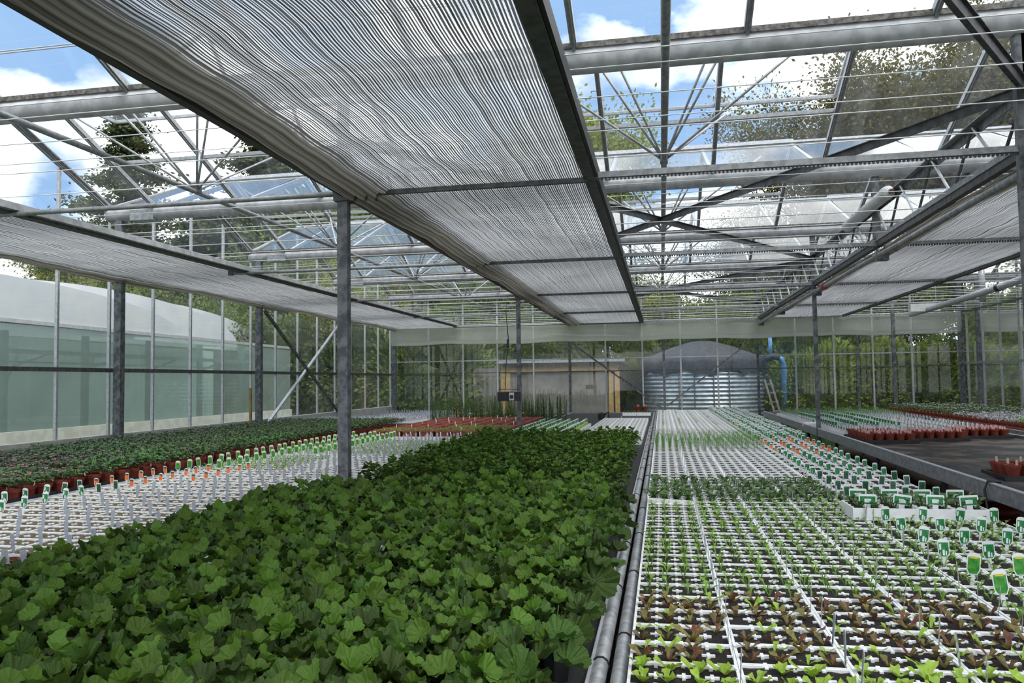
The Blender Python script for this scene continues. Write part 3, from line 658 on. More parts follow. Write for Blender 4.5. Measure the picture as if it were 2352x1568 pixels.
# label tags (origin at soil; tag faces -y)
def tagmb(w, h, stake, face, style='oval'):
    b = MB(); z0 = stake; pts = []
    if style == 'oval':
        pts = [(-w*.32,z0),(w*.32,z0),(w*.5,z0+h*.22),(w*.5,z0+h*.86),(w*.34,z0+h*.97),(0,z0+h),(-w*.34,z0+h*.97),(-w*.5,z0+h*.86),(-w*.5,z0+h*.22)]
    else: pts = [(-w/2,z0),(w/2,z0),(w/2,z0+h*.95),(w*.42,z0+h),(-w*.42,z0+h),(-w/2,z0+h*.95)]
    n = len(pts); th = .0007
    b.add([(x,-th,z) for x,z in pts]+[(x,th,z) for x,z in pts], [tuple(range(n)), tuple(range(2*n-1,n-1,-1))]+[(i,n+i,n+(i+1)%n,(i+1)%n) for i in range(n)], 'label_white')
    b.box(-w*.16, w*.16, -th, th, -.01, z0+.001, 'label_white')
    cz = z0+h*.46
    ins = [(x*.86, cz+(z-cz)*.86-.02*h) for x, z in pts if z < z0+h*.9 or style != 'oval']
    if style == 'oval': ins = [(x*.86, z0+h*.05+(z-z0)*.86) for x, z in pts if z <= z0+h*.87]
    b.add([(x,-th*1.6,z) for x,z in ins], [tuple(range(len(ins)))], face)
    return b
def plain_tag(w, h, face='label_back'):
    b = MB(); th = .0006
    pts = [(-w*.3,0),(w*.3,0),(w*.5,h*.5),(w*.5,h*.93),(w*.35,h),(-w*.35,h),(-w*.5,h*.93),(-w*.5,h*.5)]; n = 8
    b.add([(x,-th,z) for x,z in pts]+[(x,th,z) for x,z in pts], [tuple(range(n)), tuple(range(2*n-1,n-1,-1))]+[(i,n+i,n+(i+1)%n,(i+1)%n) for i in range(n)], face)
    for q in (.66, .61, .56): b.box(-w*.3, w*.05, -th*1.5, -th*.9, h*q, h*(q+.015), 'print_grey')
    return b
def led(b, w, z, m='print_grey'):
    for q in range(3): b.box(-w*.3, w*.3, -.0016, -.0011, z-q*.004, z-q*.004+.0012, m)
    return b
TG = {
 'green': tagmb(.038,.066,.035,'label_green').box(-.014,-.008,-.0014,-.001,.062,.082,'label_white').box(-.004,.003,-.0014,-.001,.042,.062,'label_white').box(.006,.01,-.0014,-.001,.042,.058,'label_white'),
 'lime': tagmb(.040,.072,.035,'label_lime').box(-.011,.011,-.0016,-.0012,.088,.095,'label_yellow'),
 'dark': tagmb(.034,.058,.035,'label_dark','rect').box(-.014,.014,-.0016,-.0012,.081,.087,'label_green'),
 'orange': tagmb(.030,.055,.03,'label_orange').box(-.012,.012,-.0016,-.0012,.068,.078,'label_dark'),
 'yellow': tagmb(.028,.05,.03,'label_yellow'),
 'back': plain_tag(.021,.085), 'olive': plain_tag(.022,.085,'label_olive'), 'wide_back': plain_tag(.034,.06),
 'teal': tagmb(.032,.055,.035,'label_green'),
 'broad': led(tagmb(.080,.048,.02,'label_green','rect').box(-.015,.015,-.0016,-.0012,.030,.047,'label_white').box(-.036,.036,-.0016,-.0012,.058,.0655,'label_white'), .026, .043),
 'pink': plain_tag(.018,.055,'label_pink'), 'cream': plain_tag(.016,.06,'label_cream'), 'stick': plain_tag(.012,.07,'label_white'),
}
TGM = {k: v.mesh('label_stake') for k, v in TG.items()}

def place_pack(x, y, rot, soil, seed_kind, lab, label, group, zoff=0, nseed=8, lrot=0, name='seedling_pack', lean=0):
    """x,y = front-left corner; rot=1: long side runs away from camera"""
    t = empty(name, (x, y, ZB+zoff), 0)
    if rot: t.rotation_euler = (0,0,PI/2); t.location = (x+.144, y, ZB+zoff)
    tag(t, label, 'seedling tray', group)
    pk = (.968,1,1) if rot else (1,1,1)
    ob('pack', PM, t, scl=pk); ob('soil_fill', R.choice(SM[soil]), t, scl=pk)
    if seed_kind:
        for i in range(4):
            for j in range(2):
                if R.random() < .06: continue
                k = seed_kind
                ob('seedling', R.choice(SEM[k]), t, (.252*(i+.5)/4+R.uniform(-.007,.007), .144*(j+.5)/2+R.uniform(-.007,.007), ZT-.007), (0,0,R.uniform(0,6.28)), R.uniform(.6,1.0) if seed_kind == 'pale' else R.uniform(.7,1.25))
    if lab:
        k, lx, ly, lr = lab
        ob('label_stake', TGM[k], t, (lx, ly, ZT-.007), (R.uniform(-.1,.12), R.uniform(-.14,.14), lr+R.uniform(-.12,.12)-(PI/2 if rot else 0)), 1)
    return t
ONES = 'first second third fourth fifth sixth seventh eighth ninth tenth eleventh twelfth thirteenth fourteenth fifteenth sixteenth seventeenth eighteenth nineteenth'.split()
TENS = {2: ('twentieth','twenty'), 3: ('thirtieth','thirty'), 4: ('fortieth','forty'), 5: ('fiftieth','fifty'), 6: ('sixtieth','sixty')}
def nth(n):
    if n < 20: return ONES[n-1]
    return TENS[n//10][0] if n % 10 == 0 else TENS[n//10][1]+'-'+ONES[n % 10-1]
def zone(y, rotd):
    if y < 1.90: return 'pale'
    if y < 2.48: return 'red'
    if y < 4.42: return 'green'
    if y < 5.3: return 'brassica'
    if y < 7.35: return 'tiny'
    if y < 8.3: return 'leek'
    return 'tiny'
ZTXT = {'pale': ('white seedling pack of bright lime lettuces nearest the camera', 'packs of lime lettuce at the front'),
 'red': ('white seedling pack of small reddish brown lettuces', 'packs of reddish lettuce'),
 'green': ('white seedling pack of thin pale green seedlings', 'packs of thin green seedlings'),
 'brassica': ('white seedling pack of dense blue-green seedlings', 'packs of dense blue-green seedlings'),
 'tiny': ('white seedling pack of bare dark soil with hardly any growth', 'packs of bare dark soil'),
 'leek': ('white seedling pack of tall grass-like green shoots', 'packs of tall grassy shoots')}
NTX = {'lime': 'narrow pack with lime label', 'green': 'narrow pack with green picture label', 'dark': 'narrow pack with dark label', 'teal': 'narrow pack with rounded green label', 'orange': 'narrow pack with orange label'}
SHORT = {'pale': 'white pack of lime lettuces', 'red': 'white pack of reddish lettuces', 'green': 'white pack of thin green seedlings', 'brassica': 'white pack of blue-green seedlings', 'tiny': 'white pack of bare soil', 'leek': 'white pack of grassy shoots'}
allp = []
for c in range(4):
    x = -.092+.2535*c; y = 1.7865-(.003*c)
    off = (.0, .02, .04, .06)[c]
    kk = 0
    while y < 17.2:
        kk += 1; allp.append((x, y+off, 0, c, kk)); y += .1465
for c in range(4):
    x = .925+.147*c; y = 1.535
    kk = 0
    while y < 16.9:
        kk += 1; allp.append((x, y, 1, c, kk)); y += .2455
allp.sort(key=lambda p: (p[1]+(.1 if p[2] else 0)))
ind = allp[:300]; stf = allp[300:]
for (x, y, r, c, kk) in ind:
    z = zone(y, r)
    if not r:
        lab = ('back', .246, .03, PI/2-.1) if y > 1.5 else None
        if c >= 2 and y < 4.0: lab = ('olive', .246, .03, PI/2-.38)
        if c >= 3 and y > 4.0: lab = ('dark' if 4.4 < y < 5.6 else 'teal' if y > 5.6 else 'back', .246, .03, PI/2)
        if y > 5.6 and R.random() < .4: lab = None
        zk = z
        if z == 'brassica' and c == 0 and y < 4.9: zk = 'brassica'
        label, group = ZTXT[z]
        place_pack(x, y, 0, 'soil', zk, lab, '%s, %s column from the rail, %s from the front' % (SHORT[z], nth(c+1), nth(kk)), group+', left columns')
    else:
        zk = 'green' if y < 4.3 else 'tiny'
        if y < 2.85: kind = 'lime' if y > 2.4 else 'dark'; txt = ('narrow white seedling pack with a lime green label near the front', 'narrow packs with lime green labels')
        elif y < 3.95: kind = 'green'; txt = ('narrow white seedling pack with a green label picturing white stems', 'narrow packs with green and white picture labels')
        elif y < 5.45: kind = 'dark'; txt = ('narrow white seedling pack with a dark green rectangular label', 'narrow packs with dark rectangular labels')
        elif y < 6.9: kind = 'teal'; txt = ('narrow white seedling pack with a rounded green label', 'narrow packs with rounded green labels')
        else: kind = 'orange' if (c+int(y*4)) % 3 else 'teal'; txt = ('narrow white seedling pack in the band of orange and green labels', 'narrow packs among orange labels')
        if kind == 'dark' and y < 2.4: txt = ('narrow white seedling pack at the very front right', 'narrow packs at the very front right')
        raised = 3.93 <= y < 4.35
        if c == 3 and y < 2.9: pass
        place_pack(x, y, 1, 'soil', 'brassica' if (y >= 4.3 and y < 4.6) else zk, (kind, .035, .10, 0), '%s, %s column from the aisle, %s from the front' % (NTX[kind], nth(4-c), nth(kk)), txt[1])
# raised packs with broad labels
for c in range(4):
    for j in range(1):
        t = place_pack(.865+.147*c, 3.93, 1, 'soil', 'brassica', ('broad', .03, .072, 0), ['raised narrow white pack with a broad green label, leftmost of four','raised narrow white pack with a broad green label, second of four','raised narrow white pack with a broad green label, third of four','raised narrow white pack with a broad green label, next to the open aisle'][c], None, zoff=.058)
        ob('label_stake', TGM['broad'], t, (.215,.072,ZT-.007), (R.uniform(-.05,.05),0,-PI/2+R.uniform(-.05,.05)))
place_pack(-.092, 4.35, 0, 'soil', 'brassica', None, 'tilted white seedling pack set on top of the first column by the rail', None, zoff=.03).rotation_euler = (0,.06,.04)
# far packs as stuff
def pack_stuff(lst, soil, name, label, seedf=None):
    b = MB(); far = MB()
    for (x, y, r, *_) in lst:
        mt = TRS((x+(.144 if r else 0), y, ZB), (0,0,PI/2 if r else 0)); b.merge(joined(PMB, [mt])); b.merge(joined(SMB[soil], [mt]))
        if seedf:
            for (k, lx, ly, a, s) in seedf(x, y, r): b.merge(joined(k, [mt @ TRS((lx,ly,ZT-.007),(R.uniform(-.1,.1),R.uniform(-.12,.12),a-(PI/2 if r else 0)),s)]))
    o = ob(name, b); tag(o, label, 'seedling trays', kind='stuff'); return o
def sf(x, y, r):
    o_ = []
    if r: o_.append((TG['orange' if y < 8.6 and R.random() < .5 else 'yellow' if 10.5 < y < 11.2 and R.random() < .3 else 'teal'], .035, .1, 0, 1))
    if r and y > 8.0:
        for lx, ly in ((.16,.1),(.10,.05),(.22,.05)): o_.append((TG['green'] if R.random() < .3 else TG['teal'], lx, ly, 0, 1))
    if not r and y < 8.9:
        for q in range(5): o_.append((R.choice(SE['leek']), .03+.05*q, .04+.06*(q % 2), 0, 1.05))
    elif not r and R.random() < .5 and y > 11.5: o_.append((SE['green'][0], .1, .07, 0, .8))
    return o_
pack_stuff(stf, 'soil', 'far_seedling_packs', 'white seedling packs and green labels running to the far end of the right bench', sf)

# ------------------------------------------------------------ left bench packs
lp = []
for c in range(6):
    x = -3.70+.2555*c; y = 2.785
    kk = 0
    while y < 9.05: kk += 1; lp.append((x, y, 0, c, kk)); y += .1465
lp.sort(key=lambda p: p[1]+abs(p[0])*.2)
def lefttag(x, y, c):
    if y < 4.15 and c < 2 and y > 3.3: return 'green'
    if c == 0 and y < 5.0 or (c == 1 and y < 4.6): return 'dark' if y < 4.5 else 'orange'
    if c < 3 and 4.3+.25*c < y < 5.4+.1*c: return 'orange'
    if c < 2 and 5.4 < y: return 'lime'
    if c < 3 and 6.6 < y: return 'lime'
    return 'back'
TT = {'green': ('with a green and white picture label at its left edge', 'green and white picture labels'), 'dark': ('with a small dark green label', 'small dark green labels'),
 'orange': ('with a bright orange label', 'bright orange labels'), 'lime': ('with a pale lime label', 'pale lime labels'), 'back': ('with a plain translucent grey label', 'plain translucent labels')}
for n_i, (x, y, r, c, kk) in enumerate(lp):
    k = lefttag(x, y, c); sk = 'tiny' if not ((c < 3 and 5.7 < y < 6.6) or 6.9 < y < 8.5) else 'green'
    ns = None if sk == 'tiny' else sk
    tx = TT[k]
    place_pack(x, y, 0, 'soil_tan', ns, (k, .05, .03, 0), '%s %s, %s column from left, %s from front' % ('grit pack' if ns is None else 'seedling pack', tx[0].replace(' at its left edge',''), nth(c+1), nth(kk)),
               ('left bench packs of grit, ' if ns is None else 'left bench packs of seedlings, ')+tx[1], name='grit_pack')
pack_stuff([(-3.5+.26*i, 9.1+.1465*j, 0) for i in range(5) for j in range(2)], 'soil_red', 'stick_label_packs', 'white packs with red-brown fill and thin sticks before the terracotta troughs', lambda x, y, r: [(TG['stick'], .05, .05, 0, 1), (TG['stick'], .17, .09, 0, 1)])
# front-left cups with large white labels
cup = MB().lathe([(0,0),(.028,0),(.036,.06),(.036,.062),(.032,.062),(.03,.052),(0,.052)], 'terracotta', 10).mesh('pot')
for i in range(8):
    for j in range(3):
        x, y = -2.95+.095*i, 2.42+.1*j
        t = empty('square_pot', (x+R.uniform(-.01,.01), y, ZB), 0); tag(t, 'small dark red pot with a large white label at the lower left corner', 'pot', 'red pots with white labels at the lower left')
        ob('pot', cup, t, scl=1.25); ob('label_stake', TGM['wide_back'], t, (0,-.01,.05), (.1,R.uniform(-.15,.15),R.uniform(-.3,.2)), 1.15)

# terracotta troughs
tr = MB()
def trough_mb():
    b = MB(); w, d, h = .20, .56, .12; o0 = [(.02,.02),(w-.02,.02),(w-.02,d-.02),(.02,d-.02)]; o1 = [(0,0),(w,0),(w,d),(0,d)]; i1 = [(.016,.016),(w-.016,.016),(w-.016,d-.016),(.016,d-.016)]
    vs = [(x,y,0) for x,y in o0]+[(x,y,h-.015) for x,y in [(.006,.006),(w-.006,.006),(w-.006,d-.006),(.006,d-.006)]]+[(x,y,h-.015) for x,y in o1]+[(x,y,h) for x,y in o1]+[(x,y,h) for x,y in i1]+[(x,y,h-.03) for x,y in i1]
    fs = [(3,2,1,0)]
    for k in range(5):
        for i in range(4): fs.append((k*4+i, k*4+(i+1)%4, k*4+4+(i+1)%4, k*4+4+i))
    b.add(vs, fs, 'terracotta_light'); return b
TM = trough_mb().mesh('trough'); TS = MB().add([(.016,.016,.092),(.184,.016,.092),(.184,.544,.092),(.016,.544,.092)], [(0,1,2,3)], 'soil_red').mesh('soil_fill')
def tuft(seed, w, d, n, ln, m, z):
    r = random.Random(seed); b = MB()
    for i in range(n): blade(b, (r.uniform(0,w), r.uniform(0,d), z), r.uniform(0,6.28), ln*r.uniform(.6,1.3), .006, .5, m)
    return b
TF = tuft(3,.16,.5,130,.045,'seed_green',.092).mesh('seedlings')
for i in range(8):
    for j in range(6):
        x, y = -3.68+.215*i, 9.55+.60*j
        if j == 0 and i > 5: y -= .1
        g_ = j < 1 or (j < 2 and i > 3)
        t = empty('trough', (x, y, ZB)); tag(t, 'long terracotta trough filled with fine green seedlings' if g_ else 'long terracotta trough of bare reddish compost', 'trough', 'troughs with green seedlings' if g_ else 'bare terracotta troughs')
        ob('trough_body', TM, t); ob('soil_fill', TS, t)
        if g_: o = ob('seedlings', TF, t, (.02,.02,0)); o['kind'] = 'stuff'
        if R.random() < .6: ob('label_stake', TGM['stick'], t, (.1,.08+R.uniform(0,.3),.09))

# ------------------------------------------------------------ left wall bench pots
potr = MB().lathe([(0,0),(.038,0),(.052,.075),(.056,.075),(.058,.095),(.052,.095),(.05,.085),(0,.085)], 'terracotta', 10)
potrM = potr.mesh('pot')
def bushy(seed, mats, n, rad, h0, h1, ln, w, flowers=None, fn=0):
    r = random.Random(seed); b = MB()
    for i in range(n):
        a = r.uniform(0,6.28); q = math.sqrt(r.random())*rad; m = r.choice(mats); z = h0+(h1-h0)*(1-(q/rad)**2)*r.uniform(.6,1)
        blade(b, (q*.6*math.cos(a), q*.6*math.sin(a), z), a+r.uniform(-.6,.6), ln*r.uniform(.7,1.3), w*r.uniform(.8,1.2), 1.1, m, 1.5)
    for i in range(fn):
        a = r.uniform(0,6.28); q = math.sqrt(r.random())*rad; c = (q*math.cos(a), q*math.sin(a), h1+.012)
        for s in range(4): blade(b, c, a+s*1.57, .012, .006, 1.2, flowers, 1.6)
    return b
IMP = {'green': [bushy(i, ['imp_leaf'], 60, .066, .09, .15, .044, .012) for i in range(3)],
       'dark': [bushy(5+i, ['imp_dark','imp_dark','imp_leaf'], 60, .066, .09, .15, .044, .012, 'pink', 1) for i in range(3)],
       'pink': [bushy(9+i, ['seed_dark','imp_leaf'], 50, .062, .09, .135, .045, .012, 'pink', 3) for i in range(2)]}
IMPM = {k: [b.mesh('foliage') for b in v] for k, v in IMP.items()}
pots = []
for i in range(13):
    y = 3.7+.05*(i % 2)
    while y < 11.6: pots.append((-4.05-.148*i+R.uniform(-.01,.01), y+R.uniform(-.012,.012))); y += .148
def ikind(x, y):
    if y < 4.95: return 'pink'
    return 'dark' if (y < 5.8 and x < -4.3 and R.random() < .75) or R.random() < .08 else 'green'
pots.sort(key=lambda p: p[0]**2*.2+p[1]**2-(3 if p[0] > -4.2 else 0)*8)
for (x, y) in pots[:300]:
    k = ikind(x, y); tx = {'pink': ('potted plant with pink flowers and striped leaves at the near end of the left bench', 'pink flowering pots at the near left'), 'dark': ('potted plant with dark maroon leaves on the left bench', 'maroon leaved pots on the left bench'), 'green': ('potted small green-leaved plant on the left bench', 'green leaved pots on the left bench')}[k]
    t = empty('potted_plant', (x, y, ZB), R.uniform(0,6)); tag(t, tx[0], 'plant', tx[1])
    ob('pot', potrM, t); ob('foliage', R.choice(IMPM[k]), t, scl=R.uniform(1.0,1.25))
    if x > -4.12 and R.random() < .5: ob('label_stake', TGM['stick'], t, (.045,0,.06), (0,.2,0), .8)
bb = MB()
for (x, y) in pots[300:]: bb.merge(joined(R.choice(IMP[ikind(x, y)]), [TRS((x,y,ZB),(0,0,R.uniform(0,6)),1.15)])); 
bb.merge(joined(potr, [TRS((x,y,ZB)) for (x,y) in pots[300:]]))
o = ob('potted_plants_massed', bb); tag(o, 'massed small green plants along the left wall', 'plants', kind='stuff')
for j in range(26):
    o = ob('pot_tray', MB().box(-.30,.0,0,.29,0,.022,'black').box(0,.012,0,.29,.0,.045,'black'), None, (-3.975,3.7+.3*j,ZB)); tag(o, 'black carrying tray under the front row of terracotta pots on the left bench', 'tray', 'black trays on the left bench')
# far parts of left benches: dark plants, silver plants, white packs with labels
DK = bushy(61, ['dark_leaf'], 26, .06, .05, .11, .05, .011).mesh('foliage'); SV = bushy(62, ['silver_leaf'], 30, .06, .05, .10, .04, .010).mesh('foliage')
for i in range(12):
    for j in range(3):
        t = ob('dark_leaved_plant', DK, None, (-5.85+.16*i, 11.75+.16*j, ZB+.03), (0,0,R.random()*6)); tag(t, 'almost black leaved small plant beyond the green pots at the left', 'plant', 'almost black plants on the left bench')
for i in range(12):
    for j in range(7):
        t = ob('silver_leaved_plant', SV, None, (-5.85+.16*i, 12.25+.16*j, ZB+.03), (0,0,R.random()*6), 1.1); tag(t, 'silvery white leaved small plant on the far part of the left bench', 'plant', 'silver leaved plants on the left bench')
pack_stuff([(-5.85+.2555*i, 13.5+.1465*j, 0) for i in range(7) for j in range(22)], 'soil', 'far_left_packs', 'white packs with pale labels at the far end of the left bench', lambda x, y, r: [(TG['back'], .05, .04, 0, 1), (TG['back'], .18, .1, 0, .9)])
# tall flowering plants behind troughs
def tallp(seed, fm):
    r = random.Random(seed); b = MB()
    for s in range(5):
        a = r.uniform(0,6.28); h = r.uniform(.22,.42); x, y = .04*math.cos(a), .04*math.sin(a); b.tube([(x,y,.03), (x*1.4,y*1.4,h)], .003, 'stem', 4)
        for q in range(16): blade(b, (x*1.2,y*1.2,.04+h*q/18), r.uniform(0,6.28), .06*(1.2-q/20), .012, 1.0, 'seed_dark' if q % 2 else 'imp_leaf', 1.2)
    if fm:
        b.lathe([(0,.0),(.012,.0),(.022,.012),(.0,.014)], fm, 8, (.03,.0,.20)); b.lathe([(0,.0),(.02,.0),(.026,.01),(.0,.014)], fm, 8, (-.03,.02,.14))
    return b
TPM = {f: tallp(i, f).mesh('plant_growth') for i, f in enumerate((None, 'yellow', 'orange'))}
for i in range(15):
    for j in range(5):
        f = R.choice([None, None, None, 'yellow', 'orange']); x, y = -4.0+.16*i, 13.3+.28*j
        if x > -2.0 and y > 14: continue
        o = ob('flowering_plant', TPM[f], None, (x+R.uniform(-.04,.04), y, ZB), (0,0,R.uniform(0,6)), R.uniform(.75,1.3)); tag(o, {None: 'tall leafy spiky green plant beyond the troughs', 'yellow': 'tall green plant with yellow flowers beyond the troughs', 'orange': 'tall green plant with orange flowers beyond the troughs'}[f], 'plant', {None: 'tall green plants beyond the troughs', 'yellow': 'yellow flowered plants beyond the troughs', 'orange': 'orange flowered plants beyond the troughs'}[f])
# beyond the geranium bed
pack_stuff([(-1.85+.2555*i, 9.0+.1465*j, 0) for i in range(3) for j in range(22)], 'soil_tan', 'labelled_packs', 'packs of yellow-green seedlings with many green labels beyond the dark green bed', lambda x, y, r: [(TG['teal'], .05, .04, 0, 1), (TG['lime'], .18, .1, 0, .8), (SE['green'][0], .1, .07, 0, 1), (SE['pale'][0], .2, .03, 0, .8)])
pack_stuff([(-1.0+.2555*i, 8.9+.1465*j, 0) for i in range(3) for j in range(34)], 'soil', 'plain_white_packs', 'plain white packs beyond the dark green bed beside the rail', lambda x, y, r: [(TG['stick'], .05, .04, 0, .7)] if R.random() < .2 else [])
for i in range(2):
    t = place_pack(-.72+.26*i, 14.6, 0, 'soil', 'brassica', None, ['white raised pack of leafy green plants left of the rail at the far end', 'white raised pack of leafy green plants against the rail at the far end'][i], None, zoff=.06)
o = ob('watering_pot', MB().lathe([(0,0),(.06,0),(.065,.11),(.04,.13),(0,.13)], 'black', 12).tube([(.06,0,.09),(.13,0,.14),(.14,0,.04)], .018, 'black', 8), None, (-1.1,14.5,ZB)); tag(o, 'small black watering pot at the far end of the middle bench', 'pot')
for i in range(2):
    o = empty('red_pot', (-.5+.15*i, 16.3, ZB+.06)); tag(o, ['red pot with white labels on the far end, left of a pair', 'red pot with white labels on the far end, right of a pair'][i], 'pot'); ob('pot', potrM, o, scl=1.2); ob('label_stake', TGM['stick'], o, (0,0,.08)); ob('label_stake', TGM['stick'], o, (.03,0,.08))

# ------------------------------------------------------------ right benches
def pot_tray(x, y, nx, ny, labk, label, lgroup, pitch=.105, rz=0, foliage=None):
    t = empty('carry_tray', (x, y, ZB), rz); tag(t, 'black carrying tray holding '+lgroup, 'tray')
    w, d = nx*pitch, ny*pitch
    ob('tray_body', MB().box(0,w,0,d,0,.018,'black').box(-.02,w+.02,-.02,0,.0,.036,'black').box(-.02,w+.02,d,d+.02,0,.036,'black').box(-.02,0,0,d,0,.036,'black').box(w,w+.02,0,d,0,.036,'black'), t)
    rm = Matrix.Rotation(rz,4,'Z')
    for i in range(nx):
        for j in range(ny):
            p = Vector((x,y,ZB))+rm @ Vector((pitch*(i+.5), pitch*(j+.5), .018))
            q = empty('terracotta_pot', p); tag(q, label, 'pot', lgroup)
            ob('pot', potrM, q, scl=.92)
            if foliage: ob('foliage', foliage, q, scl=.6)
            ob('label_stake', TGM[labk], q, (R.uniform(-.02,.02),-.035,.065), (R.uniform(-.1,.1),R.uniform(-.1,.1),R.uniform(-.2,.2)), 1)
            if labk == 'pink': ob('label_stake', TGM[labk], q, (R.uniform(-.02,.02),.03,.065), (0,R.uniform(-.1,.1),R.uniform(-.2,.2)), .95)
pot_tray(2.16, 9.12, 5, 4, 'pink', 'small terracotta pot with pink labels in the nearest tray by the rim', 'pots with pink labels, nearest tray')
pot_tray(2.76, 9.42, 5, 4, 'pink', 'small terracotta pot with pink labels in the middle tray on the dark bench', 'pots with pink labels, middle tray')
pot_tray(3.34, 9.78, 5, 4, 'pink', 'small terracotta pot with pink labels in the tray farthest from the rim', 'pots with pink labels, right tray')
pot_tray(2.16, 9.62, 5, 4, 'stick', 'small terracotta pot with pale labels behind the pink labels', 'pots with pale labels behind the pink ones')
pot_tray(2.30, 5.92, 4, 3, 'cream', 'terracotta pot with an orange and cream label on the dark bench at the right edge', 'pots with cream labels at the right edge', .125, .0)
pot_tray(3.45, 7.3, 2, 2, 'stick', 'terracotta pot in a tray at the right frame edge', 'pots in the tray at the frame edge', .11)
pack_stuff([(2.16+.2555*i, 10.1+.1465*j, 0) for i in range(7) for j in range(14)], 'soil', 'pale_label_packs', 'packs bristling with pale and green labels on the dark bench', lambda x, y, r: [(TG['teal' if y > 10.7 and x < 3.0 else 'stick'], .05, .04, 0, 1.1), (TG['back'], .12, .04, 0, .9), (TG['stick'], .18, .1, 0, 1), (SE['brassica'][1], .1, .07, 0, .8)])
pack_stuff([(2.12+.2555*i, 12.3+.1465*j, 0) for i in range(7) for j in range(22)], 'soil', 'far_right_packs', 'white packs with grass-like seedlings at the far end of the dark bench', lambda x, y, r: [(TG['stick'], .05, .04, 0, .9), (TG['teal' if x < 3 and y < 14.2 else 'back'], .18, .09, 0, 1)]+([(SE['leek'][q % 3], .04+.05*q, .03+.08*(q % 2), 0, .95) for q in range(5)] if y > 13.6 else [(SE['brassica'][0], .1, .07, 0, .9)]))
o = ob('foam_tray', MB().box(0,.42,0,.3,0,.05,'poly').box(.01,.41,.01,.29,.05,.06,'poly'), None, (2.08,12.0,ZB+.0), (0,.03,.12)); tag(o, 'tilted white foam tray on the rim at the far end of the dark bench', 'tray')
FM = [bushy(81, ['seed_dark'], 22, .05, .08, .12, .04, .010, 'white', 2).mesh('foliage'), bushy(82, ['seed_green'], 22, .05, .08, .12, .04, .012).mesh('foliage'), bushy(83, ['silver_leaf'], 22, .05, .08, .11, .035, .009).mesh('foliage')]
rowsn = []
for i in range(8):
    for j in range(37):
        x, y = 4.42+.185*i, 9.9+.185*j
        f = 0 if y > 13.2 else (2 if y > 11 else 1)
        t = empty('small_pot_plant', (x, y, ZB)); tag(t, ['small pot of dark green growth with tiny white flowers on the far right bench', 'small pot of fresh green leaves on the far right bench', 'small pot of silvery leaves on the far right bench'][f], 'plant', ['white flowering pots on the far right bench', 'fresh green pots on the far right bench', 'silvery pots on the far right bench'][f])
        ob('pot', potrM, t, scl=1.1); ob('foliage', FM[f], t, scl=R.uniform(1.2,1.5), rot=(0,0,R.random()*6))
        if i < 3: ob('label_stake', TGM['teal' if y < 11.5 else 'stick'], t, (0,-.03,.06), (0,0,0), .8)
o = ob('long_tray', MB().box(4.32,4.36,9.8,16.8,ZB,ZB+.06,'terracotta').box(4.36,4.4,9.8,16.8,ZB,ZB+.03,'black')); tag(o, 'long dark red trays along the rim of the far right bench', 'tray')
# under the bench
t = empty('large_pot', (2.55, 6.9, 0)); tag(t, 'big brown terracotta pot on the ground under the dark bench', 'pot'); ob('pot', MB().lathe([(0,0),(.16,0),(.2,.4),(.22,.4),(.22,.46),(.19,.46),(.17,.3),(0,.3)], 'terracotta', 20), t, smooth=True)
o = ob('concrete_block', MB().box(-.08,.08,-.1,.1,0,.72,'galv_dark'), None, (2.2,5.2,0)); tag(o, 'dark block leg under the rim of the dark bench', 'block')

# ------------------------------------------------------------ outside: tank, shed, pipes, tunnel
t = empty('water_tank', (1.12, 22.3, 0)); tag(t, 'round corrugated steel water tank behind the far wall', 'tank')
prof = []; 
for i in range(0, 97): z = .0+1.78*i/96; prof.append((1.60+.022*math.cos(2*PI*z/.108), z))
ob('tank_wall', MB().lathe(prof, 'corrugated', 64), t, smooth=True)
b = MB(); n_ = 72; vs = []; ring = [(1.66,1.66),(1.70,1.92),(1.66,2.05),(1.3,2.17),(.8,2.36),(.3,2.5),(.02,2.52)]
for (r_, z) in ring:
    for k in range(n_):
        a = 2*PI*k/n_; dz = (.06*math.sin(a*9)+.04*math.sin(a*23+1)) if z < 1.7 else .015*math.sin(a*11); rr = r_+(.03*math.sin(a*17) if z < 2 else 0)
        vs.append((rr*math.cos(a), rr*math.sin(a), z+dz))
b.add(vs, [(i*n_+k, i*n_+(k+1)%n_, (i+1)*n_+(k+1)%n_, (i+1)*n_+k) for i in range(len(ring)-1) for k in range(n_)], 'tarp'); ob('cover', b, t, smooth=True)
for a in (-2.0, -1.75, -1.45, -1.2): ob('bolt_strip', MB().box(-.012,.012,-.01,.01,.2,1.7,'galv_dark'), t, (1.63*math.cos(a),1.63*math.sin(a),0))
t = empty('timber_shed', (-2.75, 21.3, 0)); tag(t, 'grey board shed with timber corner posts and a flat dark roof behind the far wall', 'shed')
ob('wall_board', MB().box(-1.5,1.5,0,2.2,0,1.75,'board'), t); ob('roof', MB().box(-1.65,1.75,-.2,2.3,1.93,2.03,'tarp'), t); ob('fascia', MB().box(-1.6,1.6,-.06,-.0,1.72,1.93,'wood'), t)
ob('corner_post', MB().box(1.35,1.47,-.05,.0,0,1.75,'wood'), t); ob('corner_post', MB().box(1.52,1.64,-.07,.1,0,1.75,'wood'), t); ob('corner_post', MB().box(-1.62,-1.35,-.05,.0,0,1.8,'wood'), t)
ob('roof_edge', MB().box(-1.68,1.8,-.24,-.2,1.98,2.05,'galv'), t)
t = empty('board_panel', (-4.75, 21.1, 0)); tag(t, 'plain grey board panel standing left of the shed', 'panel'); ob('board', MB().box(-.3,.33,0,.04,0,1.86,'board'), t); ob('batten', MB().box(-.35,-.3,-.02,.06,0,1.82,'wood'), t)
t = empty('blue_pipe', (0,0,0)); tag(t, 'blue pipe bending down beside the corrugated tank', 'pipe')
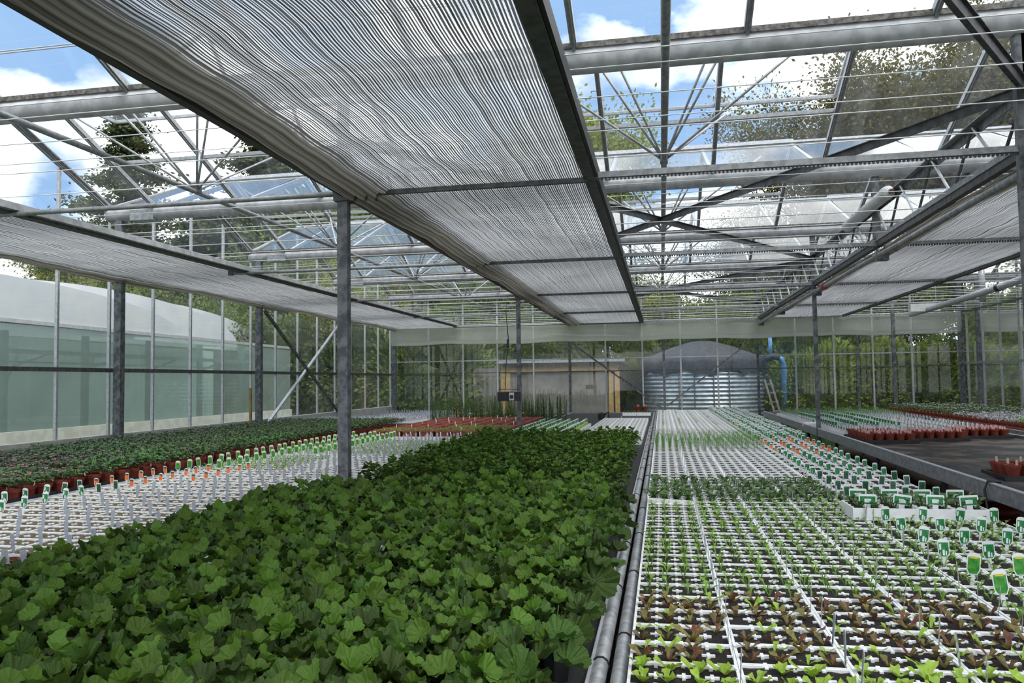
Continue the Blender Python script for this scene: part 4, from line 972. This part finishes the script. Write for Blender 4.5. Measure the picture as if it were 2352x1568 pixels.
ob('pipe', MB().tube([(3.15,21.5,0), (3.15,21.5,1.85), (3.12,21.5,1.97), (3.0,21.5,2.02)], .07, 'blue_pipe', 12), t, smooth=True)
ob('pipe', MB().tube([(2.83,21.5,2.05), (2.83,21.5,2.6)], .05, 'blue_pipe', 12), t, smooth=True); ob('wrap', MB().tube([(3.05,21.5,2.0), (2.85,21.5,2.06), (2.7,21.5,1.95)], .085, 'blue_wrap', 10), t, smooth=True); ob('wrap', MB().tube([(3.15,21.5,.3), (3.15,21.5,.75)], .076, 'blue_wrap', 10), t)
t = empty('leaning_ladder', (2.62, 21.2, 0), 0); tag(t, 'weathered grey ladder-like board leaning beside the tank', 'ladder')
for s in (0,.14): ob('stile', MB().bar((s+.3,0,.3), (s,0,1.45), .05, .04, 'wood_grey', (0,1,0)), t)
for q in range(5): ob('rung', MB().bar((.3-.065*q,0,.4+.23*q), (.46-.065*q,0,.42+.23*q), .03, .03, 'wood_grey'), t)
# polytunnel
t = empty('polytunnel', (-9.5, 0, 0)); tag(t, 'neighbouring white polytunnels with green netted side beyond the left wall', 'polytunnel')
ob('side_netting', MB().add([(0,4,.85),(0,19.0,.85),(0,19.0,2.44),(0,4,2.55)], [(0,1,2,3)], 'mesh_green'), t)
ob('back_lining', MB().add([(-2.2,3,0),(-2.2,19.0,0),(-2.2,19.0,2.4),(-2.2,3,2.5)], [(0,1,2,3)], 'tunnel_in'), t)
ob('floor_lining', MB().add([(-2.2,3,.02),(-.1,3,.02),(-.1,19,.02),(-2.2,19,.02)], [(0,1,2,3)], 'tunnel_in'), t)
ob('base_board', MB().box(-.05,.05,4,19,0,.85,'concrete'), t)
ob('eaves_rail', MB().bar((0,4,2.55), (0,19.0,2.44), .05, .06, 'galv_light'), t)
for z in (2.05, 1.88): ob('inner_rail', MB().bar((-.5,4,z+.06), (-.5,19,z), .07 if z > 2 else .03, .07 if z > 2 else .03, 'tunnel_frame'), t)
for i in range(9):
    y = 5.2+1.75*i; ob('inner_post', MB().bar((-.5,y,.0), (-.5,y,2.4), .09, .09, 'tunnel_frame', (1,0,0)), t)
    ob('inner_brace', MB().bar((-.5,y,1.5), (-.9,y+.7,2.05), .04, .04, 'tunnel_frame'), t); ob('inner_brace', MB().bar((-.5,y+.9,2.05), (-.6,y+.3,1.85), .03, .03, 'tunnel_frame'), t)
for i, (x0, yc, hw, h) in enumerate(((0,9.4,4.9,.72),(-1.1,13.3,5.0,.95),(-2.2,16.6,5.3,1.05))):
    b = MB(); n_ = 26; vs = []
    for a in range(n_+1):
        th = PI*a/n_; yy = yc-hw*math.cos(th); zz = 2.46+h*max(0,math.sin(th))**.9
        vs += [(x0,yy,2.46-.0), (x0,yy,zz), (x0-1.1,yy,zz+.05)]
    fs = []
    for a in range(n_): fs += [(a*3,a*3+3,a*3+4,a*3+1), (a*3+1,a*3+4,a*3+5,a*3+2)]
    b.add(vs, fs, 'polytunnel'); ob('roof_sheet', b, t, smooth=False)

# ------------------------------------------------------------ trees & hedges
def leafcloud(pts, size, m, seed, flat=.6):
    rs = np.random.RandomState(seed); n = len(pts); P = np.array(pts)
    a = rs.randn(n,3); a /= np.linalg.norm(a,axis=1)[:,None]; c = rs.randn(n,3); u = np.cross(a,c); u /= np.linalg.norm(u,axis=1)[:,None]
    s = (size*rs.uniform(.6,1.3,n))[:,None]; w = s*.55
    V = np.stack([P-a*s, P+u*w, P+a*s, P-u*w],1).reshape(-1,3)
    me = bpy.data.meshes.new('foliage'); F = np.arange(n*4).reshape(n,4)
    me.from_pydata(V.tolist(), [], F.tolist()); me.materials.append(MATS[m]); return me
def tree_parts(seed, h, spread, m, levels=4, leafn=14, leafs=.09, scat=.28, trunk=.16, up_=.55, startf=.25):
    r = random.Random(seed); b = MB(); tips = []
    def grow(p, d, ln, rad, lv):
        q = p; dd = d; pts = [p]
        for i in range(3):
            dd = (dd+Vector((r.uniform(-.22,.22), r.uniform(-.22,.22), r.uniform(-.05,.15)))).normalized(); q = q+dd*ln/3; pts.append(q)
        b.tube(pts, [rad, rad*.85, rad*.7, rad*.55], 'bark', 5 if lv > 1 else 3, False)
        if lv <= 2: tips.extend(pts[1:])
        if lv == 0: return
        nb = r.choice((3,4)) if lv > 1 else 3
        for i in range(nb):
            src = pts[r.choice((1,2,3,3))]; a = r.uniform(0,6.28); e = spread*r.uniform(.5,1.2)
            nd = (dd*(1-e*.4)+Vector((math.cos(a)*e, math.sin(a)*e, up_*r.uniform(-.1,1)))).normalized(); grow(src, nd, ln*r.uniform(.6,.82), rad*.5, lv-1)
    q = Vector((0,0,0)); tp = [q]
    for i in range(4): q = q+Vector((r.uniform(-.15,.15), r.uniform(-.15,.15), h*startf/4*1.0)); tp.append(q)
    b.tube(tp, [trunk, trunk*.9, trunk*.85, trunk*.8, trunk*.7], 'bark', 8, False)
    for i in range(6):
        a = i*1.05+r.uniform(-.3,.3); grow(tp[-1] if i < 4 else tp[-2], Vector((math.cos(a)*.5, math.sin(a)*.5, .9 if i else 1.6)).normalized(), h*.27, trunk*.55, levels)
    tips = np.array([tuple(t) for t in tips]); rs = np.random.RandomState(seed)
    P = np.repeat(tips, leafn, 0)+rs.randn(len(tips)*leafn,3)*scat
    return b.mesh('branches'), leafcloud(P, leafs, m, seed)
def conifer_parts(seed, h, rad, n, m, tiers=True):
    rs = np.random.RandomState(seed); b = MB(); b.tube([(0,0,0), (0,0,h*.98)], [.22,.04], 'bark', 8); P = []
    nb = 46
    for i in range(nb):
        z = h*(.12+.86*i/nb); a = i*2.4; ln = rad*(1-(z/h)**1.6)*rs.uniform(.55,1.15)
        e = (ln*math.cos(a), ln*math.sin(a), z-.12*ln+.1); b.tube([(0,0,z), e], [.05,.015], 'bark', 4, False)
        kk = int(n/nb); t_ = rs.uniform(.25,1.05,kk)[:,None]; P.append(np.array([(0,0,z)])*(1-t_)+np.array([e])*t_+rs.randn(kk,3)*np.array([.32,.32,.14])*(.5+ln/rad))
    return b.mesh('branches'), leafcloud(np.concatenate(P), .072, m, seed)
def place_tree(name, parts, x, y, s, rz, label, group=None, sz=None):
    t = empty(name, (x,y,-.1), rz); tag(t, label, 'tree', group)
    sc_ = (s, s, sz or s); ob('branches', parts[0], t, scl=sc_); ob('foliage', parts[1], t, scl=sc_); return t
oak = tree_parts(3, 12, .75, 'leaf_olive', 4, 16, .062, .36, .22)
bare = tree_parts(5, 12, .45, 'leaf_olive', 4, 6, .07, .25, .14, .8)
yel = tree_parts(8, 11, .7, 'leaf_yellow', 4, 13, .075, .30, .2)
woodt = tree_parts(12, 7, .8, 'leaf_wood', 4, 22, .062, .34, .14, .4, .12)
con = conifer_parts(4, 13, 2.5, 34000, 'leaf_conifer'); con2 = conifer_parts(6, 11, 2.8, 52000, 'leaf_conifer')
place_tree('oak_tree', oak, 7.6, 30.5, 1.1, .5, 'large olive-leaved tree against the sky at the upper right')
place_tree('oak_tree', oak, 11.8, 32, 1.15, 2.2, 'second olive-leaved tree behind the half bare tree at the upper right')
place_tree('oak_tree', oak, 4.8, 34, .8, 4.2, 'lower olive-leaved tree left of the large one, seen under the braces')
place_tree('bare_tree', bare, 9.8, 27.0, 1.12, 2.0, 'thin-branched half bare tree right of the large olive tree')
place_tree('bare_tree', bare, 13.0, 29.5, 1.15, 4.0, 'tall sparse tree at the right edge of the view')
place_tree('broadleaf_tree', yel, -3.5, 32, 1.2, 1.0, 'yellow-green tree beside the middle shade curtain')
place_tree('cedar_tree', con, -22.6, 30, 1.55, .3, 'tall ragged conifer against the clouds at the left', sz=1.08)
place_tree('cedar_tree', con, -24.2, 33, 1.1, 1.9, 'shorter ragged conifer behind the tall left one', sz=.72)
place_tree('spruce_tree', con2, -15.9, 30, 1.9, .9, 'dark broad conifer left of the middle shade curtain', sz=1.16)
place_tree('spruce_tree', con2, -19.4, 33, 1.3, 2.9, 'grey-green conifer between the two dark conifers', sz=.9)
for i, (x, y, s_, z_) in enumerate(((-24.5,31,1.5,.80),(-21.0,28,1.4,.78),(-17.6,28,1.4,.78))):
    place_tree('spruce_tree', con2, x, y, s_, i*2.0, ['low spreading conifer at the left behind the tall ragged one','low spreading conifer below the tall ragged one','low spreading conifer between the tall ragged and the dark broad conifer'][i], sz=z_)
gw = 'woodland trees behind the far wall'
for i, (x, y, s) in enumerate(((-20,27,1.0),(-17,25,.95),(-13.5,26,1.05),(-10.5,26,1.05),(-7.5,28,1.0),(-4.6,29,.9),(-.6,28,.8),(2.2,28,.78),(5,28,.85),(8,27,.8),(-13,21.5,.7),(-17,21,.65),(-9.5,22.5,.75),(-22,25,.8),(-12.3,31,1.6),(-8.8,32,1.5),(-15.5,34,1.7),(-5.8,34,1.4),(-24,29,1.3))):
    place_tree('woodland_tree', woodt if i % 3 else yel, x, y, s*(1 if i % 3 else .62), i*1.3, 'bushy green tree in the belt of woodland behind the far wall', gw)
for i, (x, y, s) in enumerate(((9.8,22,1.0),(11,17.5,.8),(10.5,13,.9),(12.5,25,1.1),(13,9,.8))):
    place_tree('side_tree', woodt if i % 2 == 0 else bare, x, y, s, i*1.9, 'tree in the thicket beyond the right glass wall', 'trees beyond the right wall')
def bush_parts(seed, n, m, size, rx=1.5, ry=1.0, h=2.4):
    rs = np.random.RandomState(seed); P = rs.randn(n,3); P /= np.linalg.norm(P,axis=1)[:,None]; rad = rs.uniform(.55,1.04,n)[:,None]; P = P*rad*np.array([rx,ry,h/2])
    P += (np.sin(P[:,[1,2,0]]*3.1)*.14); P[:,2] += h/2; return leafcloud(P, size, m, seed)
hed = [bush_parts(i, 14000, 'leaf_hedge', .062) for i in range(2)]; wdb = [bush_parts(5+i, 14000, 'leaf_wood', .065, 1.8, 1.2, 2.8) for i in range(2)]
core = MB().lathe([(0,0),(.9,.1),(1,.6),(.8,1.1),(0,1.3)], 'leaf_wood', 10).mesh('inner_growth')
def bush(name, me, x, y, s, label, group):
    t = empty(name, (x,y,-.1), R.uniform(-.4,.4)); tag(t, label, 'bush', group); ob('foliage', me, t, scl=s); ob('inner_growth', core, t, scl=(s[0]*1.1, s[1]*.8, s[2]*1.3)); return t
for i in range(6): bush('laurel_bush', hed[i % 2], 4.3+1.3*i, 22.4+.2*(i % 2), (1,1,1.05), 'yellow-green laurel bush in the hedge right of the tank', 'laurel hedge right of the tank')
for i in range(5): bush('laurel_bush', hed[i % 2], 9.0+.5*(i % 2), 20.0-2.9*i, (1.2,1.2,.9), 'laurel bush outside the right glass wall', 'bushes outside the right wall')
for i in range(7): bush('hedge_bush', hed[i % 2] if i % 2 else wdb[0], -3.5+1.6*i-1.2, 25.0, (1.1,1,1.35), 'tall mixed green bush behind the shed and tank', 'bushes behind shed and tank')
for i in range(8): bush('woodland_bush', wdb[i % 2], -6.6-1.9*(i % 5), 21.5+1.3*(i//5)+.6*(i % 3), (1.1,1.1,1.25+.1*(i % 3)), 'dark green bush outside the far left corner', 'bushes outside the far left corner')
bush('woodland_bush', wdb[0], -.95, 23.4, (.35,.8,.75), 'olive bush between the shed and the tank', None)
gr = MB(); rs = random.Random(4)
for i in range(5000): blade(gr, (rs.uniform(2.6,8), rs.uniform(18.2,20.8), -.1), rs.uniform(0,6.28), rs.uniform(.7,1.0)*.9, .012, .2, 'grass_blade', .3)
o = ob('long_grass', gr); tag(o, 'long green grass outside the far right wall', 'grass', kind='stuff')
